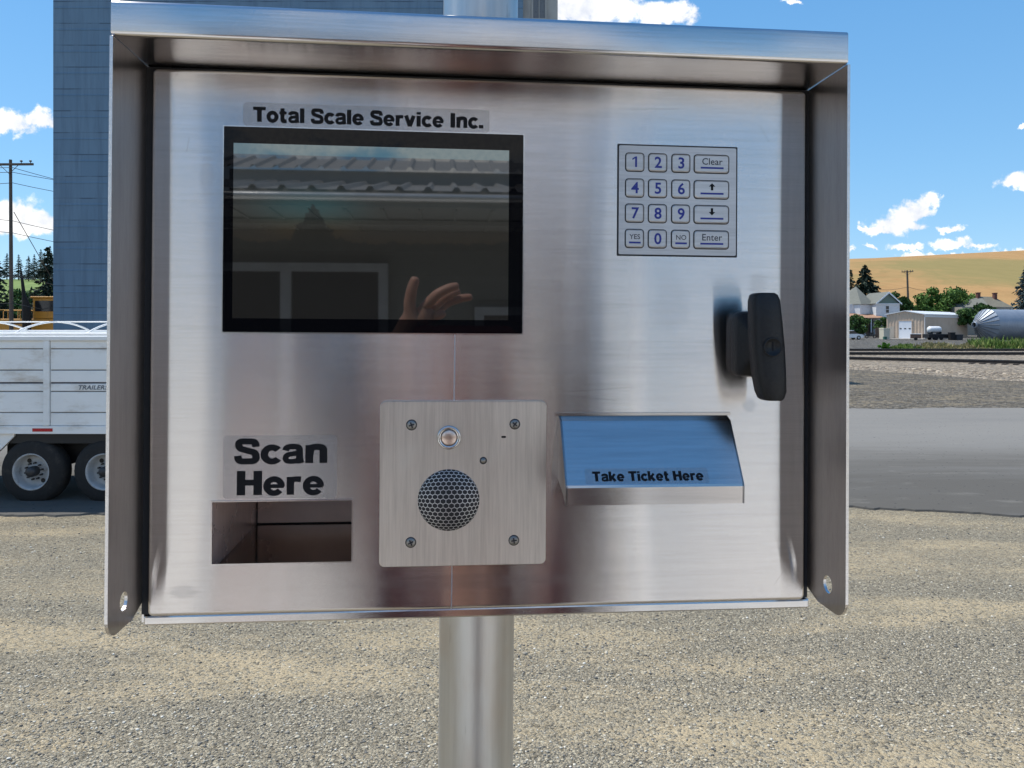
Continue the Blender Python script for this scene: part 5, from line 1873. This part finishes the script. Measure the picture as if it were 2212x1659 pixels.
# ---- parked white car
CARW = plain('car_white', (0.75, 0.76, 0.77), .22, var=.02)
q0 = gpt(95, 952, 124)
car = empty('parked_car', (q0.x, 124, gz_at(0, 124)), R(6), 'white car parked by the farmhouse hedge, half behind the kiosk edge', 'car')
lowb = [(-2.2, .32), (-2.25, .62), (-2.1, .82), (-1.2, .92), (1.2, .95), (1.95, .85), (2.2, .68), (2.22, .32)]
mb = MB().prism(lowb, lambda a, b, d: (a, d, b), -.86, .86)
tp('body', mb, CARW, car)
cabn = [(-1.15, .92), (-.55, 1.42), (.55, 1.46), (1.30, .95)]
mb = MB().prism(cabn, lambda a, b, d: (a, d, b), -.74, .74)
tp('cabin', mb, GLASS_D, car)
mb = MB().prism([(-.62, 1.38), (-.5, 1.47), (.55, 1.51), (.66, 1.42)], lambda a, b, d: (a, d, b), -.76, .76)
tp('roof', mb, CARW, car)
for x in (-1.35, 1.35):
    for s in (-.9, .72):
        w_ = tp('wheel', MB().lathe([(.20, 0), (.30, -.01), (.33, .03), (.33, .16), (.2, .18)], (x, s, .33), (0, 1, 0), 20, 0, False), RUBBER, car)
        tp('rim', MB().lathe([(.2, .02), (.12, .05), (.01, .03)], (x, s, .33), (0, 1 if s < 0 else 1, 0), 16, 0, False), RIM_W, w_)
for s in (-.6, .6):
    tp('headlight', MB().box((2.15, s - .18, .58), (2.235, s + .18, .72)), TANKW, car)

# ---- parked motorcycle in front of the porch
q0 = gpt(370, 945, 132)
mc = empty('motorcycle', (q0.x, 132, gz_at(0, 132)), R(10), 'dark motorcycle parked in front of the farmhouse porch', 'motorcycle')
for x in (-.75, .75):
    tp('wheel', MB().lathe([(.24, 0), (.33, .02), (.33, .11), (.24, .13)], (x, -.06, .33), (0, 1, 0), 18, 0, False, True), RUBBER, mc)
tp('frame', MB().tube([(-.75, 0, .33), (-.1, 0, .5), (.45, 0, .85), (.75, 0, .33)], .06, 6).box((-.25, -.14, .3), (.3, .14, .72), 0, .04, 1), GREASE, mc)
tp('seat', MB().box((-.75, -.13, .78), (.0, .13, .9), 0, .04, 1), BLACK_P, mc)
tp('fuel_tank', MB().box((.0, -.15, .74), (.5, .15, 1.0), 0, .07, 2), BLACK_P, mc)
tp('handlebar', MB().tube([(.42, -.4, 1.1), (.5, -.15, 1.05), (.5, .15, 1.05), (.42, .4, 1.1)], .025, 6), GREASE, mc)

# ---- bushes
def bush(x, yb, yt, w, Y, seed, label, mat, group=None, cl=16, leaf=.16):
    b = ground_base(zz(x, 0)[0], Y)
    h = at(*zz(x, yt), Y).z - b[2]
    return broadleaf(b, h, w, w * .7, seed, label, mat, group, clumps=cl, per=110, leaf=leaf, name='bush', cat='bush', low=.02)
bush(185, 915, 705, 2.4, 138, 51, 'large rounded green hedge bush in front of the porch', LEAF2, cl=36)
bush(80, 915, 760, 1.5, 136, 52, 'green bush at the kiosk edge behind the white car', LEAF2, cl=20)
bush(500, 800, 715, 1.7, 144, 53, 'dark green bush under the farmhouse wing window', LEAF2, cl=22)
bush(545, 1105, 1040, .75, 86, 54, 'bright green bush growing on the far side of the tracks', leaf_mat('bright_leaves', [(.2, (0.04, 0.13, 0.012)), (.5, (0.075, 0.21, 0.02)), (.8, (0.14, 0.30, 0.04))]), cl=14, leaf=.11)

# ---- weeds beside the tracks
def weeds(name, rects, seed, mat, label, hgt, n, kind='stuff'):
    q = np.random.RandomState(seed)
    C, D, U = [], [], []
    for (xa, xb, Ya, Yb, dens) in rects:
        for _ in range(int(n * dens)):
            Y = Ya + (Yb - Ya) * q.rand()
            px = zz(xa + (xb - xa) * q.rand(), 0)[0]
            X_ = (px - 1106) / 1661 * Y
            h = hgt * (.35 + .9 * q.rand() ** 1.5) * (.6 + .5 * math.sin(X_ * 1.1 + Y))
            if h < .06:
                continue
            z = max(gz_at(0, Y), 0.45 if Y < 84 else 0)
            for _k in range(3):
                d = np.array([q.randn() * .30, q.randn() * .30, 1.0]) * h * .5 * (.6 + .5 * q.rand())
                C.append(np.array([X_ + q.randn() * .08, Y + q.randn() * .08, z]) + d)
                D.append(d)
                u = np.cross(d, q.randn(3))
                U.append(u / (np.linalg.norm(u) + 1e-6) * .16)
    o = leafmesh(name, np.array(C), np.array(D), np.array(U), mat, None, .4)
    tag(o, label, 'weeds', kind=kind)
weeds('weeds', [(640, 1010, 84, 88, 1.0), (700, 860, 92, 97, .5), (520, 700, 85, 90, .3)], 61, WEED, 'bright green weeds along the far side of the tracks', .42, 900)
weeds('tall_weeds', [(1560, 2300, 86, 100, 1.0), (1850, 2300, 84, 92, .8)], 62, WEED, 'tall green weeds growing in front of the fallen grain bin', 1.0, 1900)
weeds('dry_grass', [(900, 1600, 84, 92, .6), (1450, 2300, 83.5, 96, 1.0), (1000, 1300, 90, 100, .2)], 63, WEED_Y, 'dry yellow grass beside the railway tracks', .55, 1900)

# ================================================================== behind the lens: the scale house, seen in the steel and the screen
YAW = Matrix.Rotation(R(5.14), 4, 'Z')
def behind(u, yl, z=0.0):
    q = YAW @ Vector((u, yl, 0))
    return Vector((KO.x + q.x, KO.y + q.y, z))
GB = gz_at(0, -5)
ROOFM = plain('galvanised_roof', (0.38, 0.365, 0.355), .5, .25, var=.06, scale=1.5, streak=(3, .4, 1))
WALLM = plain('grey_green_siding', (0.15, 0.16, 0.15), .7, var=.06)
SOFF = plain('grey_soffit', (0.22, 0.225, 0.215), .7)
GUT = plain('white_gutter', (0.82, 0.82, 0.80), .35)
FRAME = plain('grey_window_frame', (0.36, 0.38, 0.40), .5)
house_b = empty('scale_house', behind(0, 0, 0), R(5.14), 'low scale house with ribbed metal roof reflected in the kiosk screen', 'building')
EV = EYE
def bp(name, mb, mat, parent=None, **k):
    return mb.build(name, mat, parent or house_b, **k)
U0, U1 = -2.6, 1.75
mb = MB().box((U0 + .4, -12.5, GB - .3), (U1 - .25, -7.0, EV + 1.03))
for k in range(13):
    z = GB + .05 + k * .24
    mb.prism([(-7.0, z), (-6.982, z), (-7.0, z + .2)], lambda a, b, d: (d, a, b), U0 + .4, U1 - .25)
wall_b = bp('wall', mb, WALLM)
bp('brick_base', MB().box((U0 + .38, -6.975, GB - .3), (U1 - .23, -6.93, EV - .85)).box((U0 + .38, -6.975, EV - .845), (-2.22, -6.935, EV - .12)).box((-.46, -6.975, EV - .845), (.26, -6.935, EV - .12)), plain('red_brick', (0.27, 0.115, 0.095), .85, var=.3, scale=6))
for x in (U0 + .36, U1 - .28):
    bp('corner_board', MB().box((x, -6.97, GB - .2), (x + .12, -6.90, EV + 1.02)), FRAME)
mb = MB().box((U0, -7.0, EV + 1.035), (U1, -5.62, EV + 1.10))
for k in range(14):
    x = U0 + k * .3
    mb.box((x, -6.98, EV + 1.02), (x + .02, -5.7, EV + 1.034))
bp('soffit', mb, SOFF)
bp('soffit_beam', MB().box((U0, -6.35, EV + .98), (U1, -6.25, EV + 1.018)), SOFF)
bp('gutter', MB().tube([(U0, -5.585, EV + 1.105), (U1, -5.585, EV + 1.105)], .034, 16), plain('bright_gutter', (0.86, 0.86, 0.85), .2, .6, var=.03))
def ribroof(y0, z0, y1, z1, pitch=.229):
    n = int((U1 - U0) / pitch)
    pr = []
    for k in range(n):
        x = U0 + k * pitch
        pr += [(x, 0), (x + pitch - .075, 0), (x + pitch - .052, .032), (x + pitch - .023, .032)]
    pr.append((U0 + n * pitch, 0))
    vs = [(x, y0, z0 + h) for x, h in pr] + [(x, y1, z1 + h) for x, h in pr]
    m_ = len(pr)
    return MB().add(vs, [(k, k + 1, m_ + k + 1, m_ + k) for k in range(m_ - 1)])
bp('canopy_roof', ribroof(-5.58, EV + 1.16, -7.5, EV + 1.58), ROOFM)
bp('roof_curb', MB().box((U0 + .4, -7.8, EV + 1.10), (U1 - .4, -7.56, EV + 1.73)), ROOFM)
bp('upper_roof', ribroof(-7.5, EV + 1.735, -8.5, EV + 2.06), ROOFM)
def window(u0, u1, z0, z1, mull):
    w_ = bp('window', MB().box((u0, -6.985, z0), (u1, -6.955, z1)), GLASS_D)
    mb = MB()
    for a, b, c, d in ((u0 - .09, u0, z0, z1), (u1, u1 + .09, z0, z1), (u0 - .09, u1 + .09, z1, z1 + .08), (u0 - .12, u1 + .12, z0 - .08, z0)):
        mb.box((a, -6.98, c), (b, -6.90, d))
    for q in mull:
        mb.box((q - .05, -6.955, z0), (q + .05, -6.91, z1))
    bp('window_frame', mb, FRAME, w_)
window(-2.08, -.62, EV - .75, EV + .62, (-1.5,))
window(.40, 1.2, EV - .75, EV + .20, ())
for x in (-2.5, 1.65):
    bp('canopy_post', MB().box((x - .05, -5.78, GB - .2), (x + .05, -5.68, EV + 1.033)), GUT)
mb = MB().prism([(-6.5, -13), (9.5, -13), (9.5, -2.2), (-6.5, -2.2)], lambda a, b, d: tuple(behind(a, b, GB + d)), -.1, .05)
tag(mb.build('added_bounce_slab', plain('added_pale_slab', (0.62, 0.60, 0.56), .85)), kind='structure')  # pale unseen slab, added to brighten what the steel door reflects

# ================================================================== the photographer, seen only as a reflection
def P(u, yl, v):
    return (u, yl, v)
J = {
    'pelvis': (0.080, -1.06, -1.17, .165), 'spine': (0.080, -1.06, -.98, .165), 'chest': (0.080, -1.05, -.76, .175), 'neck': (0.080, -1.03, -.545, .062),
    'jaw': (0.080, -1.0, -.455, .074), 'head': (0.080, -1.01, -.37, .100), 'top': (0.080, -1.02, -.29, .075),
    'shl': (-0.120, -1.03, -.60, .072), 'ell': (-.250, -.89, -.31, .046), 'wrl': (-.078, -.665, -.035, .027),
    'shr': (0.280, -1.03, -.60, .072), 'elr': (.315, -.90, -.40, .050), 'wrr': (.150, -.68, -.095, .027),
    'hpl': (-0.030, -1.06, -1.24, .095), 'knl': (-0.040, -1.04, -1.64, .060), 'anl': (-0.050, -1.07, -2.03, .042), 'tol': (-0.060, -.92, -2.07, .035),
    'hpr': (0.160, -1.06, -1.24, .095), 'knr': (0.180, -1.04, -1.64, .060), 'anr': (0.190, -1.07, -2.03, .042), 'tor': (0.200, -.92, -2.07, .035),
    # left hand, open above the lens: palm, upright thumb, four bent fingers
    'pml': (-.0466, -.640, .0120, .019), 'pm2': (-.031, -.635, .028, .016),
    'tb': (-.0535, -.626, .043, .0105), 'tm': (-.049, -.620, .0690, .0092), 'tt': (-.042, -.617, .0885, .0075),
    'i0': (-.028, -.628, .041, .0095), 'i1': (-.009, -.620, .061, .0086), 'i2': (.011, -.624, .0712, .0078), 'i3': (.0257, -.630, .0747, .0066),
    'm0': (-.020, -.640, .036, .0092), 'm1': (-.001, -.648, .0544, .0084), 'm2': (.0145, -.652, .0630, .0076), 'm3': (.0278, -.657, .0695, .0064),
    'r0': (-.014, -.652, .031, .0090), 'r1': (.008, -.664, .0495, .0082), 'r2': (.030, -.668, .0565, .0074), 'r3': (.0500, -.672, .0592, .0062),
    'p0': (-.014, -.636, .024, .0082), 'p1': (-.0035, -.626, .0275, .0074), 'p2': (.0050, -.630, .0323, .0062),
    # right hand closed on the phone's end
    'pmr': (.128, -.650, -.050, .020), 'qr1': (.121, -.612, -.020, .0088), 'qr2': (.104, -.603, -.012, .0078), 'qr3': (.090, -.604, -.010, .0068),
    'qs1': (.124, -.610, -.038, .0088), 'qs2': (.106, -.602, -.034, .0078), 'qs3': (.092, -.603, -.032, .0068),
    'qt1': (.126, -.612, -.056, .0086), 'qt2': (.108, -.603, -.054, .0076), 'qt3': (.096, -.604, -.053, .0066),
    'qu1': (.124, -.618, -.072, .0080), 'qu2': (.110, -.606, -.073, .0070),
    'qh1': (.100, -.650, -.030, .0100), 'qh2': (.078, -.640, -.020, .0082),
}
E_ = ['pelvis spine chest neck jaw head top', 'chest shl ell wrl pml pm2', 'chest shr elr wrr pmr', 'pelvis hpl knl anl tol', 'pelvis hpr knr anr tor',
      'pml tb tm tt', 'pm2 i0 i1 i2 i3', 'pm2 m0 m1 m2 m3', 'pm2 r0 r1 r2 r3', 'pm2 p0 p1 p2',
      'pmr qr1 qr2 qr3', 'pmr qs1 qs2 qs3', 'pmr qt1 qt2 qt3', 'pmr qu1 qu2', 'pmr qh1 qh2']
m, t, p = new_mat('skin')
tc = t.new('ShaderNodeTexCoord').outputs['Object']
t.put(p.inputs['Base Color'], t.ramp(t.noise(tc, 30, 4, .6), [(.3, (0.46, 0.235, 0.165)), (.7, (0.56, 0.32, 0.235))]))
p.inputs['Roughness'].default_value = .5
p.inputs['Subsurface Weight'].default_value = .1
SKIN = m
MAROON = plain('maroon_shirt', (0.085, 0.030, 0.034), .9, var=.2, scale=30)
DENIM = plain('dark_denim', (0.028, 0.033, 0.05), .9, var=.25, scale=40)
SHOE = plain('dark_shoe', (0.03, 0.025, 0.02), .6)
person = empty('person', behind(-.02, -1.06, GB), R(5.14), 'person in maroon shirt holding up a phone, mirrored in the kiosk screen', 'person')
inv_off = Vector((-.02, -1.06, 0))
def skinned(name, chains, mat, grow=0.0, sub=2, scale=1.0):
    names = []
    for ch in chains:
        for k in ch.split():
            if k not in names:
                names.append(k)
    me = bpy.data.meshes.new(name)
    vs = []
    for k in names:
        u, yl, v, r_ = J[k]
        vs.append((u - inv_off.x, yl - inv_off.y, EYE + v - GB))
    ed = []
    for ch in chains:
        c = ch.split()
        ed += [(names.index(a), names.index(b)) for a, b in zip(c, c[1:])]
    me.from_pydata(vs, ed, [])
    o = bpy.data.objects.new(name, me)
    col.objects.link(o)
    o.parent = person
    md = o.modifiers.new('skin', 'SKIN')
    md.use_smooth_shade = True
    if not me.skin_vertices:
        me.skin_vertices.new() if hasattr(me.skin_vertices, 'new') else None
    for i, k in enumerate(names):
        r_ = J[k][3] * scale + grow
        me.skin_vertices[0].data[i].radius = (r_, r_)
        me.skin_vertices[0].data[i].use_root = (i == 0)
    sb = o.modifiers.new('subsurf', 'SUBSURF')
    sb.levels = sub
    sb.render_levels = sub
    me.materials.append(mat)
    return o
skinned('body', E_, SKIN)
J['cuffl'] = tuple(J['ell'][i] + (J['wrl'][i] - J['ell'][i]) * .80 for i in range(3)) + (.032,)
J['cuffr'] = tuple(J['elr'][i] + (J['wrr'][i] - J['elr'][i]) * .80 for i in range(3)) + (.032,)
J['hem'] = (0.060, -1.06, -1.22, .158)
J['collar'] = (0.080, -1.035, -.60, .085)
skinned('shirt', ['spine hem', 'spine chest collar', 'chest shl ell cuffl', 'chest shr elr cuffr'], MAROON, .016)
skinned('trousers', ['pelvis hpl knl anl', 'pelvis hpr knr anr'], DENIM, .018)
skinned('shoe', ['anl tol'], SHOE, .014)
skinned('shoe', ['anr tor'], SHOE, .014)
HAIR = plain('brown_hair', (0.03, 0.02, 0.013), .7)
hc = Vector((0.08 - inv_off.x, -1.015 - inv_off.y, EYE - .345 - GB))
mb = MB().lathe([(.006, .098), (.045, .090), (.078, .066), (.098, .028), (.102, -.005), (.098, -.03)], hc, (0, -.35, .94), 24)
mb.build('hair', HAIR, person)
EYEM = plain('eye', (0.02, 0.015, 0.012), .2)
for s in (-1, 1):
    MB().lathe([(.001, .011), (.008, .009), (.012, .0), (.008, -.008), (.001, -.01)], hc + Vector((s * .034, .097, -.022)), (0, 1, 0), 12).build('eye', EYEM, person)
    MB().lathe([(.001, .012), (.018, .008), (.027, 0), (.02, -.008), (.001, -.010)], hc + Vector((s * .101, -.0, -.03)), (s, .2, 0), 14).build('ear', SKIN, person)
MB().tube([hc + Vector((0, .098, -.02)), hc + Vector((0, .118, -.048)), hc + Vector((0, .124, -.058)), hc + Vector((0, .10, -.066))], [.008, .012, .015, .008], 10).build('nose', SKIN, person)
MB().tube([hc + Vector((-.026, .082, -.098)), hc + Vector((0, .094, -.096)), hc + Vector((.026, .082, -.098))], [.003, .006, .003], 8).build('mouth', plain('lips', (0.33, 0.12, 0.10), .5), person)

# the phone
PHB = plain('dark_red_phone_case', (0.20, 0.045, 0.045), .35)
po = KO + KM @ Vector((.033, -.6165, -.024))
phone = bpy.data.objects.new('phone', None)
col.objects.link(phone)
phone.matrix_world = Matrix.Translation(po) @ KM
tag(phone, 'phone in dark red case held up by the person, mirrored below the screen', 'phone')
MB().prism([(a, b) for a, b in ring2(-.079, -.0375, .079, .0345, .009)], lambda a, b, d: (a, d, b), -.0042, .0042).build('case', PHB, phone)
MB().prism([(a, b) for a, b in ring2(-.074, -.033, .074, .030, .006)], lambda a, b, d: (a, d, b), -.0046, -.0044).build('screen', GLASS, phone)
cm = MB().lathe([(.0075, .0043), (.0075, .0049), (.0062, .0052)], (-.062, 0, -.016), (0, 1, 0), 20).build('lens_ring', S_PLAIN, phone)
